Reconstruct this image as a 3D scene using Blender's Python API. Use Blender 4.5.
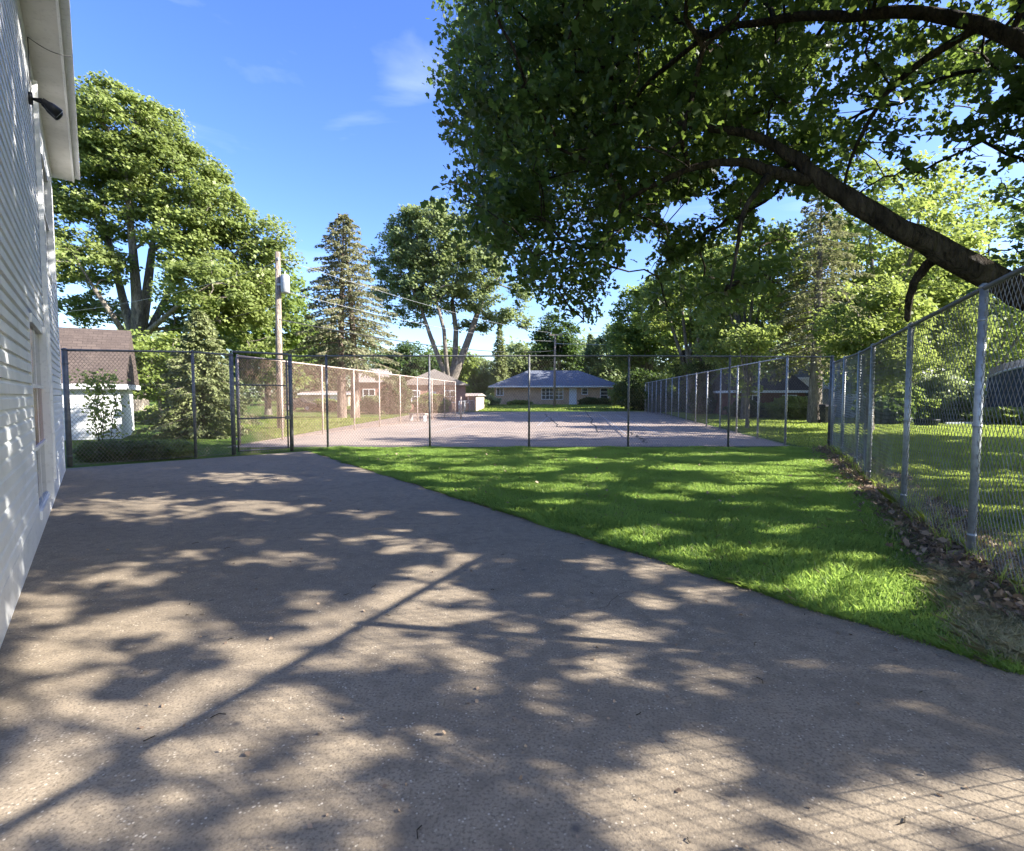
import bpy, math, random
import numpy as np
from mathutils import Vector, Matrix
R = math.radians
for o in list(bpy.data.objects): bpy.data.objects.remove(o)
S = bpy.context.scene
COL = S.collection

# ------------------------------------------------------------------ camera
F = 520.0; EYE = 1.6; PITCH = math.atan(29.5/F)
cam_d = bpy.data.cameras.new('camera'); cam = bpy.data.objects.new('camera', cam_d); COL.objects.link(cam)
cam_d.sensor_width = 36; cam_d.lens = 36*F/1024; cam_d.clip_start = .05; cam_d.clip_end = 6000
cam.location = (0, 0, EYE); cam.rotation_euler = (R(90)-PITCH, 0, 0)
S.camera = cam
S.render.resolution_x = 1024; S.render.resolution_y = 851

# ------------------------------------------------------------------ sun + sky
SUN_AZ, SUN_EL = 99.0, 30.0
SUN = Vector((math.sin(R(SUN_AZ))*math.cos(R(SUN_EL)), math.cos(R(SUN_AZ))*math.cos(R(SUN_EL)), math.sin(R(SUN_EL))))
sl = bpy.data.lights.new('sun', 'SUN'); sl.energy = 5.0; sl.angle = R(.46); sl.color = (1, .955, .89)
so = bpy.data.objects.new('sun', sl); COL.objects.link(so); so.location = (40, -10, 40)
so.rotation_euler = SUN.to_track_quat('Z', 'Y').to_euler()
W = bpy.data.worlds.new('World'); S.world = W; W.use_nodes = True
wn = W.node_tree.nodes; wl = W.node_tree.links; wn.clear()
sky = wn.new('ShaderNodeTexSky'); sky.sky_type = 'NISHITA'; sky.sun_disc = False
sky.sun_elevation = R(SUN_EL); sky.sun_rotation = R(SUN_AZ)
sky.altitude = 200; sky.air_density = 1.0; sky.dust_density = 1.1; sky.ozone_density = 3.0
bg = wn.new('ShaderNodeBackground'); bg.inputs[1].default_value = .115
wo = wn.new('ShaderNodeOutputWorld')
# thin cirrus: real parts of the sky, laid out by world direction
tc = wn.new('ShaderNodeTexCoord'); mp = wn.new('ShaderNodeMapping'); mp.inputs['Scale'].default_value = (2.0, 2.6, 9)
mp.inputs['Rotation'].default_value = (R(14), R(-22), R(20))
nz = wn.new('ShaderNodeTexNoise'); nz.inputs['Scale'].default_value = 1.5; nz.inputs['Detail'].default_value = 7; nz.inputs['Distortion'].default_value = .6
rp = wn.new('ShaderNodeValToRGB'); rp.color_ramp.elements[0].position = .56; rp.color_ramp.elements[1].position = .92
rp.color_ramp.elements[1].color = (.19, .19, .19, 1)
mxs = wn.new('ShaderNodeMixRGB'); mxs.inputs[2].default_value = (6.2, 6.6, 7.2, 1)
wl.new(tc.outputs['Generated'], mp.inputs[0]); wl.new(mp.outputs[0], nz.inputs['Vector']); wl.new(nz.outputs[0], rp.inputs[0])
wl.new(rp.outputs[0], mxs.inputs[0]); hs = wn.new('ShaderNodeHueSaturation'); hs.inputs['Saturation'].default_value = 1.22; hs.inputs['Hue'].default_value = .519; wl.new(sky.outputs[0], hs.inputs['Color']); wl.new(hs.outputs[0], mxs.inputs[1]); wl.new(mxs.outputs[0], bg.inputs[0]); wl.new(bg.outputs[0], wo.inputs[0])
S.view_settings.view_transform = 'Standard'; S.view_settings.look = 'None'; S.view_settings.gamma = 1
S.view_settings.exposure = 1.85
S.render.engine = 'CYCLES'
S.cycles.max_bounces = 7; S.cycles.transparent_max_bounces = 6

# ------------------------------------------------------------------ picture <-> place
cp, sp = math.cos(PITCH), math.sin(PITCH)
def ray(px, py):
    u = (px-512)/F; v = (425.5-py)/F
    return Vector((u, cp+sp*v, -sp+cp*v))
def P(px, py, d):
    r = ray(px, py); return Vector((0, 0, EYE)) + r*(d/r.y)
def G(px, py, z=0.0):
    r = ray(px, py); return Vector((0, 0, EYE)) + r*((z-EYE)/r.z)
def proj(A):
    A = np.atleast_2d(np.asarray(A, float)); x = A[:, 0]; y = A[:, 1]; z = A[:, 2]-EYE
    d = y*cp - z*sp; v = y*sp + z*cp; dd = np.where(d > .05, d, .05)
    return 512+F*x/dd, 425.5-F*v/dd, d
def gz(x, y):
    t = min(1, max(0, (y-55.5)/8)); t = t*t*(3-2*t)
    return .42*t
def height_for(x, y, py):            # height of a point above (x,y) that appears on picture row py
    v = (425.5-py)/F; return EYE + y*(-sp+cp*v)/(cp+sp*v)

# ------------------------------------------------------------------ materials
MATS = {}
def newmat(name):
    m = bpy.data.materials.new(name); m.use_nodes = True; n = m.node_tree.nodes; n.clear()
    o = n.new('ShaderNodeOutputMaterial'); return m, n, m.node_tree.links, o
def rgba(c): return (c[0], c[1], c[2], 1)
def mix(n, l, a, b, f, mode='MIX'):
    x = n.new('ShaderNodeMixRGB'); x.blend_type = mode
    for i, v in ((1, a), (2, b)):
        if isinstance(v, tuple): x.inputs[i].default_value = rgba(v)
        else: l.new(v, x.inputs[i])
    if isinstance(f, (int, float)): x.inputs[0].default_value = f
    else: l.new(f, x.inputs[0])
    return x.outputs[0]
def noise(n, l, scale, detail=4, lo=.35, hi=.65, vec=None, rough=.55, dist=0):
    t = n.new('ShaderNodeTexNoise'); t.inputs['Scale'].default_value = scale; t.inputs['Detail'].default_value = detail
    t.inputs['Roughness'].default_value = rough; t.inputs['Distortion'].default_value = dist
    if vec is not None: l.new(vec, t.inputs['Vector'])
    r = n.new('ShaderNodeMapRange'); r.inputs[1].default_value = lo; r.inputs[2].default_value = hi
    l.new(t.outputs[0], r.inputs[0]); return r.outputs[0]
def coords(n, l, scale=(1, 1, 1), kind='Object'):
    t = n.new('ShaderNodeTexCoord'); m = n.new('ShaderNodeMapping'); m.inputs['Scale'].default_value = scale
    l.new(t.outputs[kind], m.inputs[0]); return m.outputs[0]
def bump(n, l, h, strength, dist=.01):
    b = n.new('ShaderNodeBump'); b.inputs['Strength'].default_value = strength; b.inputs['Distance'].default_value = dist
    l.new(h, b.inputs['Height']); return b.outputs[0]
def princ(n, l, o, col, rough=.7, metal=0, nor=None, spec=.3):
    p = n.new('ShaderNodeBsdfPrincipled')
    if isinstance(col, tuple): p.inputs['Base Color'].default_value = rgba(col)
    else: l.new(col, p.inputs['Base Color'])
    if isinstance(rough, (int, float)): p.inputs['Roughness'].default_value = rough
    else: l.new(rough, p.inputs['Roughness'])
    p.inputs['Metallic'].default_value = metal; p.inputs['Specular IOR Level'].default_value = spec
    if nor is not None: l.new(nor, p.inputs['Normal'])
    if o is not None: l.new(p.outputs[0], o.inputs[0])
    return p
def plain(name, a, b=None, scale=6, rough=.7, metal=0, bumps=.15, bscale=40, spec=.3, stretch=(1, 1, 1)):
    if name in MATS: return MATS[name]
    m, n, l, o = newmat(name); v = coords(n, l, stretch)
    b = b or tuple(x*.7 for x in a)
    c = mix(n, l, a, b, noise(n, l, scale, 5, vec=v))
    c = mix(n, l, c, tuple(x*.6 for x in a), noise(n, l, scale*7, 3, .55, .9, vec=v))
    princ(n, l, o, c, rough, metal, bump(n, l, noise(n, l, bscale, 4, vec=v), bumps) if bumps else None, spec)
    MATS[name] = m; return m
def leafmat(name, a, b, trans, tf=.35, rough=.45, patch=.5):
    m, n, l, o = newmat(name)
    g = n.new('ShaderNodeNewGeometry')
    c = mix(n, l, a, b, g.outputs['Random Per Island'])
    c = mix(n, l, c, tuple(x*.55 for x in a), noise(n, l, patch, 3, .45, .75, vec=coords(n, l)))
    p = princ(n, l, None, c, rough, spec=.35)
    t = n.new('ShaderNodeBsdfTranslucent'); tcol = mix(n, l, c, trans, .6); l.new(tcol, t.inputs[0])
    x = n.new('ShaderNodeMixShader'); x.inputs[0].default_value = tf
    l.new(p.outputs[0], x.inputs[1]); l.new(t.outputs[0], x.inputs[2]); l.new(x.outputs[0], o.inputs[0])
    MATS[name] = m; return m
def concrete_mat():
    m, n, l, o = newmat('driveway_concrete'); v = coords(n, l)
    c = mix(n, l, (.325, .260, .180), (.258, .207, .144), noise(n, l, .55, 6, .3, .7, vec=v))
    c = mix(n, l, c, (.175, .14, .10), noise(n, l, 1.7, 7, .50, .80, vec=v, dist=.8))
    c = mix(n, l, c, (.215, .172, .12), noise(n, l, 9, 6, .45, .7, vec=v))
    c = mix(n, l, c, (.135, .108, .078), noise(n, l, 70, 3, .48, .72, vec=v))
    vo = n.new('ShaderNodeTexVoronoi'); vo.inputs['Scale'].default_value = 48; l.new(v, vo.inputs['Vector'])
    r = n.new('ShaderNodeMapRange'); r.inputs[1].default_value = .14; r.inputs[2].default_value = .30; r.inputs[3].default_value = 1; r.inputs[4].default_value = 0
    l.new(vo.outputs['Distance'], r.inputs[0])
    rr = n.new('ShaderNodeMath'); rr.operation = 'MULTIPLY'; l.new(r.outputs[0], rr.inputs[0]); l.new(noise(n, l, 17, 3, .5, .66, vec=v), rr.inputs[1])
    c = mix(n, l, c, (.60, .52, .40), rr.outputs[0])
    vp = n.new('ShaderNodeTexVoronoi'); vp.inputs['Scale'].default_value = 26; l.new(v, vp.inputs['Vector'])
    r3 = n.new('ShaderNodeMapRange'); r3.inputs[1].default_value = .08; r3.inputs[2].default_value = .2; r3.inputs[3].default_value = .8; r3.inputs[4].default_value = 0
    l.new(vp.outputs['Distance'], r3.inputs[0])
    r4 = n.new('ShaderNodeMath'); r4.operation = 'MULTIPLY'; l.new(r3.outputs[0], r4.inputs[0]); l.new(noise(n, l, 6, 4, .5, .62, vec=v), r4.inputs[1])
    c = mix(n, l, c, (.11, .09, .075), r4.outputs[0])
    vs = n.new('ShaderNodeTexVoronoi'); vs.inputs['Scale'].default_value = 3.2; l.new(v, vs.inputs['Vector'])
    r2 = n.new('ShaderNodeMapRange'); r2.inputs[1].default_value = .03; r2.inputs[2].default_value = .09; r2.inputs[3].default_value = .75; r2.inputs[4].default_value = 0
    l.new(vs.outputs['Distance'], r2.inputs[0]); 
    c = mix(n, l, c, (.085, .075, .07), r2.outputs[0])
    h = noise(n, l, 110, 3, .3, .7, vec=v)
    princ(n, l, o, c, .78, 0, bump(n, l, h, .35, .004), .3); MATS['concrete'] = m
def court_mat():
    m, n, l, o = newmat('court_asphalt'); v = coords(n, l)
    c = mix(n, l, (.36, .28, .22), (.265, .21, .172), noise(n, l, .25, 6, .35, .65, vec=v))
    c = mix(n, l, c, (.19, .17, .165), noise(n, l, 1.1, 6, .55, .8, vec=v))
    c = mix(n, l, c, (.17, .15, .15), noise(n, l, 40, 3, .5, .9, vec=v))
    princ(n, l, o, c, .85, 0, bump(n, l, noise(n, l, 60, 3, vec=v), .3)); MATS['court'] = m
def ground_mat():
    m, n, l, o = newmat('lawn_ground'); v = coords(n, l)
    c = mix(n, l, (.14, .22, .036), (.10, .17, .026), noise(n, l, .22, 6, .35, .65, vec=v))
    c = mix(n, l, c, (.15, .155, .04), noise(n, l, .6, 6, .52, .8, vec=v))
    c = mix(n, l, c, (.03, .06, .010), noise(n, l, 14, 4, .45, .8, vec=v))
    princ(n, l, o, c, .9, 0, bump(n, l, noise(n, l, 22, 5, vec=v), .9, .05), .15); MATS['ground'] = m
def soil_mat():
    m, n, l, o = newmat('soil'); v = coords(n, l)
    c = mix(n, l, (.15, .115, .085), (.08, .06, .045), noise(n, l, 3, 6, .35, .65, vec=v))
    c = mix(n, l, c, (.24, .20, .15), noise(n, l, 25, 4, .55, .8, vec=v))
    princ(n, l, o, c, .95, 0, bump(n, l, noise(n, l, 18, 5, vec=v), .8, .03), .1); MATS['soil'] = m
def brick_mat(name, a, b, mortar, sc=1.0):
    m, n, l, o = newmat(name)
    t = n.new('ShaderNodeTexCoord'); mp2 = n.new('ShaderNodeSeparateXYZ'); l.new(t.outputs['Object'], mp2.inputs[0])
    ad = n.new('ShaderNodeMath'); l.new(mp2.outputs[0], ad.inputs[0]); l.new(mp2.outputs[1], ad.inputs[1])
    cb = n.new('ShaderNodeCombineXYZ'); l.new(ad.outputs[0], cb.inputs[0]); l.new(mp2.outputs[2], cb.inputs[1])
    br = n.new('ShaderNodeTexBrick'); br.inputs['Scale'].default_value = 4.2*sc; br.inputs['Color1'].default_value = rgba(a); br.inputs['Color2'].default_value = rgba(b)
    br.inputs['Mortar'].default_value = rgba(mortar); br.inputs['Mortar Size'].default_value = .018; br.inputs['Brick Width'].default_value = .9; br.inputs['Row Height'].default_value = .3
    l.new(cb.outputs[0], br.inputs['Vector'])
    c = mix(n, l, br.outputs[0], tuple(x*.6 for x in a), noise(n, l, 1.3, 5, .5, .8, vec=t.outputs['Object']))
    princ(n, l, o, c, .85, 0, bump(n, l, br.outputs['Fac'], -.4)); MATS[name] = m
def shingle_mat(name, a, b, sc=1.0):
    m, n, l, o = newmat(name); t = n.new('ShaderNodeTexCoord')
    br = n.new('ShaderNodeTexBrick'); br.inputs['Scale'].default_value = 2.4*sc; br.inputs['Color1'].default_value = rgba(a); br.inputs['Color2'].default_value = rgba(b)
    br.inputs['Mortar'].default_value = rgba(tuple(x*.45 for x in b)); br.inputs['Mortar Size'].default_value = .02; br.inputs['Brick Width'].default_value = .7; br.inputs['Row Height'].default_value = .33
    l.new(t.outputs['UV'], br.inputs['Vector'])
    c = mix(n, l, br.outputs[0], tuple(x*.7 for x in a), noise(n, l, 1.1, 6, .4, .75, vec=t.outputs['Object']))
    c = mix(n, l, c, tuple(min(1, x*1.4) for x in a), noise(n, l, 35, 3, .5, .85, vec=t.outputs['Object']))
    princ(n, l, o, c, .85, 0, bump(n, l, br.outputs['Fac'], -.5, .02), .2); MATS[name] = m
def bark_mat(name, a, b):
    m, n, l, o = newmat(name); v = coords(n, l, (1, 1, .22))
    c = mix(n, l, a, b, noise(n, l, 9, 6, .38, .62, vec=v))
    c = mix(n, l, c, tuple(x*.5 for x in b), noise(n, l, 26, 4, .5, .7, vec=v))
    c = mix(n, l, c, tuple(x*1.5 for x in a), noise(n, l, 3, 4, .55, .7, vec=v)); princ(n, l, o, c, .9, 0, bump(n, l, noise(n, l, 17, 7, .3, .7, vec=v, dist=.7), 1, .07), .15); MATS[name] = m
def siding_mat():
    m, n, l, o = newmat('white_clapboard'); v = coords(n, l, (1, 1, .35))
    c = mix(n, l, (.80, .80, .78), (.70, .71, .70), noise(n, l, 1.5, 6, .4, .7, vec=v))
    c = mix(n, l, c, (.52, .52, .49), noise(n, l, 9, 5, .60, .85, vec=v))
    princ(n, l, o, c, .5, 0, bump(n, l, noise(n, l, 14, 3, vec=v), .08), .35); MATS['siding'] = m
def glass_mat(name, c, rough=.06):
    m, n, l, o = newmat(name); v = coords(n, l)
    cc = mix(n, l, c, tuple(x*2.2+.01 for x in c), noise(n, l, 1.7, 3, vec=v))
    princ(n, l, o, cc, rough, 0, None, .7); MATS[name] = m
concrete_mat(); court_mat(); ground_mat(); soil_mat(); siding_mat()
brick_mat('tan_brick', (.64, .43, .27), (.50, .335, .205), (.52, .44, .35)); brick_mat('red_brick', (.34, .135, .085), (.25, .095, .06), (.33, .24, .19))
brick_mat('dark_brick', (.20, .075, .05), (.14, .05, .035), (.2, .15, .12)); brick_mat('pink_brick', (.46, .24, .18), (.37, .18, .135), (.42, .32, .27))
shingle_mat('blue_shingle', (.175, .192, .235), (.125, .138, .172)); shingle_mat('brown_shingle', (.115, .088, .074), (.078, .06, .052)); shingle_mat('pale_shingle', (.42, .36, .31), (.34, .28, .25)); shingle_mat('grey_shingle', (.2, .2, .2), (.14, .14, .14))
bark_mat('dark_bark', (.085, .066, .048), (.04, .031, .024)); bark_mat('grey_bark', (.30, .26, .21), (.17, .145, .12)); bark_mat('pine_bark', (.36, .27, .22), (.20, .145, .12)); bark_mat('pole_wood', (.42, .34, .27), (.29, .235, .185))
glass_mat('dark_glass', (.02, .024, .03)); glass_mat('red_reflection_glass', (.15, .045, .04), .2)  # the red is a reflection put into the pane's own colour
WHITE = plain('white_paint', (.80, .80, .79), (.72, .72, .71), 3, .45, 0, .06)
TRIM = plain('soffit_paint', (.66, .64, .60), (.55, .53, .49), 2, .55, 0, .05)
GALV = plain('galvanised_steel', (.46, .47, .48), (.33, .34, .35), 12, .5, .55, .1, 60)
DARKGALV = plain('dull_steel', (.20, .20, .205), (.13, .13, .135), 12, .55, .5, .1, 60)
WIRE = plain('chain_link_wire', (.36, .35, .33), (.22, .19, .16), 4, .55, .5, 0)
WIRED = plain('weathered_wire', (.25, .22, .19), (.15, .12, .10), 4, .6, .4, 0)
WIREP = plain('sunlit_pink_wire', (.48, .33, .25), (.36, .23, .17), 4, .6, .2, 0)  # pink of the sunlit mesh, put into the wire colour
BLACK = plain('black_plastic', (.016, .016, .018), (.028, .028, .03), 8, .4, 0, .05)
CABLE = plain('black_cable', (.03, .03, .032), None, 8, .6, 0, 0)
GREYM = plain('grey_paint', (.42, .43, .44), None, 5, .5, .1, .05)
NAVY = plain('dark_netting', (.035, .042, .055), (.06, .068, .08), 3, .7, 0, .4, 120)
BLUEP = plain('blue_plastic', (.05, .045, .25), None, 5, .4, 0, .05)
TANW = plain('tan_render', (.45, .36, .28), (.38, .30, .23), 3, .85)
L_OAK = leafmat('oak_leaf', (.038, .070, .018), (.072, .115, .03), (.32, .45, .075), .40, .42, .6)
L_SUN = leafmat('maple_leaf', (.185, .235, .065), (.25, .29, .09), (.36, .45, .09), .38, .5, .35)
L_MID = leafmat('shade_leaf', (.14, .20, .05), (.20, .26, .07), (.42, .53, .11), .48, .5, .35)
L_LIME = leafmat('bright_leaf', (.165, .22, .05), (.23, .28, .07), (.44, .52, .12), .44, .5, .35)
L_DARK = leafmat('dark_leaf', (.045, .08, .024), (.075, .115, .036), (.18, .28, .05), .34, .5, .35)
L_SPR = leafmat('spruce_needle', (.21, .24, .10), (.27, .295, .125), (.32, .38, .11), .3, .6, .4)
L_PINE = leafmat('pine_needle', (.20, .20, .11), (.26, .255, .14), (.3, .32, .12), .32, .6, .4)
L_BLUE = leafmat('far_leaf', (.18, .23, .105), (.24, .285, .135), (.38, .45, .14), .44, .55, .3)
L_GRASS = leafmat('grass_blade', (.20, .335, .065), (.32, .45, .105), (.50, .67, .13), .5, .5, .9)
L_GRASS2 = leafmat('far_grass_blade', (.22, .30, .06), (.32, .38, .09), (.48, .58, .09), .5, .5, .5)
L_DRY = leafmat('dry_leaf', (.42, .31, .21), (.15, .105, .075), (.35, .22, .12), .15, .7, 3)
L_STRAW = leafmat('straw', (.55, .48, .29), (.34, .32, .15), (.4, .38, .18), .25, .7, 2)

# ------------------------------------------------------------------ mesh helpers
class MB:
    def __init__(s): s.v = []; s.f = []
    def quad(s, a, b, c, d):
        i = len(s.v); s.v += [tuple(a), tuple(b), tuple(c), tuple(d)]; s.f.append((i, i+1, i+2, i+3)); return s
    def poly(s, pts):
        i = len(s.v); s.v += [tuple(p) for p in pts]; s.f.append(tuple(range(i, i+len(pts)))); return s
    def box(s, x0, x1, y0, y1, z0, z1):
        return s.hexa([(x0, y0, z0), (x1, y0, z0), (x1, y1, z0), (x0, y1, z0)], [(x0, y0, z1), (x1, y0, z1), (x1, y1, z1), (x0, y1, z1)])
    def hexa(s, lo, hi):
        i = len(s.v); n = len(lo); s.v += [tuple(p) for p in lo]+[tuple(p) for p in hi]
        s.f.append(tuple(i+k for k in range(n))[::-1]); s.f.append(tuple(i+n+k for k in range(n)))
        for k in range(n): s.f.append((i+k, i+(k+1) % n, i+n+(k+1) % n, i+n+k))
        return s
    def tube(s, pts, rad, n=8, caps=True):
        pts = [Vector(p) for p in pts]; m = len(pts)
        if not hasattr(rad, '__len__'): rad = [rad]*m
        ref = None; base = len(s.v)
        for k, p in enumerate(pts):
            t = (pts[min(k+1, m-1)]-pts[max(k-1, 0)]).normalized()
            if ref is None: ref = t.orthogonal().normalized()
            ref = (ref-t*ref.dot(t))
            ref = ref.normalized() if ref.length > 1e-5 else t.orthogonal().normalized()
            b = t.cross(ref)
            for q in range(n):
                a = 2*math.pi*q/n; s.v.append(tuple(p+(ref*math.cos(a)+b*math.sin(a))*rad[k]))
        for k in range(m-1):
            for q in range(n):
                a = base+k*n+q; b2 = base+k*n+(q+1) % n; s.f.append((a, b2, b2+n, a+n))
        if caps:
            s.f.append(tuple(base+q for q in range(n))[::-1]); s.f.append(tuple(base+(m-1)*n+q for q in range(n)))
        return s
    def build(s, name, mat, parent=None, smooth=False, loc=None):
        me = bpy.data.meshes.new(name); me.from_pydata(s.v, [], s.f); me.materials.append(mat)
        if smooth: me.polygons.foreach_set('use_smooth', [True]*len(me.polygons))
        me.update(); o = bpy.data.objects.new(name, me); COL.objects.link(o)
        if parent: o.parent = parent
        if loc is not None: o.location = loc
        return o
def npmesh(name, V, k, mat, parent=None, smooth=False):
    """V: (N*k,3) vertices; each consecutive k vertices one face"""
    V = np.ascontiguousarray(V, np.float32).reshape(-1, 3); nv = len(V); nf = nv//k
    me = bpy.data.meshes.new(name); me.vertices.add(nv); me.vertices.foreach_set('co', V.ravel())
    me.loops.add(nv); me.loops.foreach_set('vertex_index', np.arange(nv, dtype=np.int32))
    me.polygons.add(nf); me.polygons.foreach_set('loop_start', np.arange(0, nv, k, dtype=np.int32))
    try: me.polygons.foreach_set('loop_total', np.full(nf, k, np.int32))
    except Exception: pass
    me.materials.append(mat); me.update(calc_edges=True)
    o = bpy.data.objects.new(name, me); COL.objects.link(o)
    if parent: o.parent = parent
    return o
def tag(o, label=None, cat=None, group=None, kind=None):
    if label: o['label'] = label
    if cat: o['category'] = cat
    if group: o['group'] = group
    if kind: o['kind'] = kind
    return o
def thing(name, label, cat, loc=(0, 0, 0), rz=0, group=None):
    o = bpy.data.objects.new(name, None); COL.objects.link(o); o.location = loc; o.rotation_euler = (0, 0, rz)
    o.empty_display_size = .2
    return tag(o, label, cat, group)
def uv_planar(o):        # roof UVs: along the slope, in metres
    me = o.data; uv = me.uv_layers.new(name='uv')
    for p in me.polygons:
        n = p.normal; u = Vector((-n.y, n.x, 0)); u = u.normalized() if u.length > 1e-4 else Vector((1, 0, 0)); w = n.cross(u)
        for li in p.loop_indices:
            c = me.vertices[me.loops[li].vertex_index].co; uv.data[li].uv = (c.dot(u), c.dot(w))
    return o
def in_poly(x, y, poly):
    x = np.asarray(x); y = np.asarray(y); r = np.zeros(x.shape, bool); n = len(poly)
    for i in range(n):
        x0, y0 = poly[i]; x1, y1 = poly[(i+1) % n]
        c = ((y0 > y) != (y1 > y)) & (x < (x1-x0)*(y-y0)/((y1-y0) if y1 != y0 else 1e-9)+x0); r ^= c
    return r

# ------------------------------------------------------------------ ground, driveway, court
def axis(parts):
    out = []
    for a, b, st in parts: out += list(np.arange(a, b, st))
    return out+[parts[-1][1]]
xs = axis([(-3000, -200, 400), (-200, -40, 20), (-40, 40, 2), (40, 200, 20), (200, 3000, 400)])
ys = axis([(-400, -20, 40), (-20, 54, 2), (54, 66, .75), (66, 200, 15), (200, 4000, 400)])
g = MB(); nx = len(xs)
for y in ys:
    for x in xs: g.v.append((x, y, gz(x, y)))
for j in range(len(ys)-1):
    for i in range(nx-1):
        a = j*nx+i; g.f.append((a, a+1, a+nx+1, a+nx))
tag(g.build('ground', MATS['ground'], None, True), kind='structure')

WC = G(64, 471); WD = (G(0, 636)-WC).normalized(); WN = Vector((-WD.y, WD.x, 0))       # house wall: far corner, direction towards the viewer, outward normal
if WN.x < 0: WN = -WN
E0 = G(309, 451.5); E1 = G(1024, 676); ED = (E1-E0).normalized()
L0 = G(62, 469.5) - WN*.6
drive_edge = [E0+(E1-E0)*(k/40)+Vector((-ED.y, ED.x, 0))*(.035*math.sin(k*1.7)+.02*math.sin(k*4.1)) for k in range(41)]
far_edge = [L0+(E0-L0)*(k/14) for k in range(14)]
dp = far_edge+drive_edge+[E1+ED*7, Vector((3, -8, 0)), Vector((-4, -8, 0)), WC+WD*11.2-WN*.4]
d = MB(); d.hexa([(p.x, p.y, -.12) for p in dp], [(p.x, p.y, .014) for p in dp])
tag(d.build('driveway', MATS['concrete']), kind='structure')
DCR = plain('driveway_crack', (.10, .08, .06), None, 3, .9, 0, 0); dk = MB()
for (a, b, sd) in (((560, 622), (660, 585), 2), ((120, 560), (330, 530), 3)):
    rr_ = random.Random(sd); A = G(*a); B = G(*b); n_c = 22; ph = rr_.uniform(0, 6)
    pts = [A+(B-A)*(k/n_c)+Vector((rr_.uniform(-.012, .012)+.05*math.sin(k*.35+ph), rr_.uniform(-.012, .012)+.03*math.sin(k*.6), 0)) for k in range(n_c+1)]
    for i, (p, q) in enumerate(zip(pts, pts[1:])):
        t = (q-p).normalized(); w_ = .0022*(1-abs(i/n_c-.5)); n_ = Vector((-t.y, t.x, 0))*w_; dk.quad(*[(z.x, z.y, .0175) for z in (p-n_, q-n_, q+n_, p+n_)])
tag(dk.build('driveway_cracks', DCR), kind='structure')
CA, CB = G(226, 447.5), G(792, 446.5)                  # court front corners
CC_, CD_ = G(452, 412), G(655, 411.5)
ct = MB(); ct.poly([(CA.x, CA.y, .006), (CB.x, CB.y, .006), (CD_.x, CD_.y, .006), (CC_.x-2.6, CC_.y, .006)])
tag(ct.build('court', MATS['court']), kind='structure')
LINEM = plain('faded_line_paint', (.52, .49, .46), (.34, .31, .29), 2.5, .8, 0, .1)
cl = MB(); cax = ((CC_+CD_)/2-(CA+CB)/2).normalized(); cay = Vector((cax.y, -cax.x, 0)); cm = (CA+CB)/2
def cline(u0, v0, u1, v1, w=.06):
    a = cm+cay*u0+cax*v0; b = cm+cay*u1+cax*v1; t = (b-a).normalized(); n_ = Vector((-t.y, t.x, 0))*w/2
    cl.quad(*[(p.x, p.y, .0105) for p in (a-n_, b-n_, b+n_, a+n_)])
for args in ((-5.5, 6, -5.5, 29.8), (5.5, 6, 5.5, 29.8), (-4.1, 6, -4.1, 29.8), (4.1, 6, 4.1, 29.8), (-5.46, 6, 5.46, 6), (-5.46, 29.8, 5.46, 29.8), (0, 11.5, 0, 24.3)): cline(*args)
for i_, p_ in enumerate(cl.v): cl.v[i_] = (p_[0], p_[1], .0105+.0006*((i_//4) % 7))
tag(cl.build('court_lines', LINEM), kind='structure')
CRK = plain('court_crack', (.05, .045, .04), None, 3, .9, 0, 0)
ck = MB()
for (a, b, sd) in (((629, 432), (648, 443), 1), ((560, 428), (545, 414), 2), ((599, 432), (585, 411), 3), ((520, 441), (700, 438), 4)):
    rr_ = random.Random(sd); A = G(*a); B = G(*b); pts = [A+(B-A)*(k/14)+Vector((rr_.uniform(-.12, .12), rr_.uniform(-.12, .12), 0)) for k in range(15)]
    for p, q in zip(pts, pts[1:]):
        t = (q-p).normalized(); n_ = Vector((-t.y, t.x, 0))*.03; ck.quad(*[(z.x, z.y, .0155) for z in (p-n_, q-n_, q+n_, p+n_)])
tag(ck.build('court_cracks', CRK), kind='structure')

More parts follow.
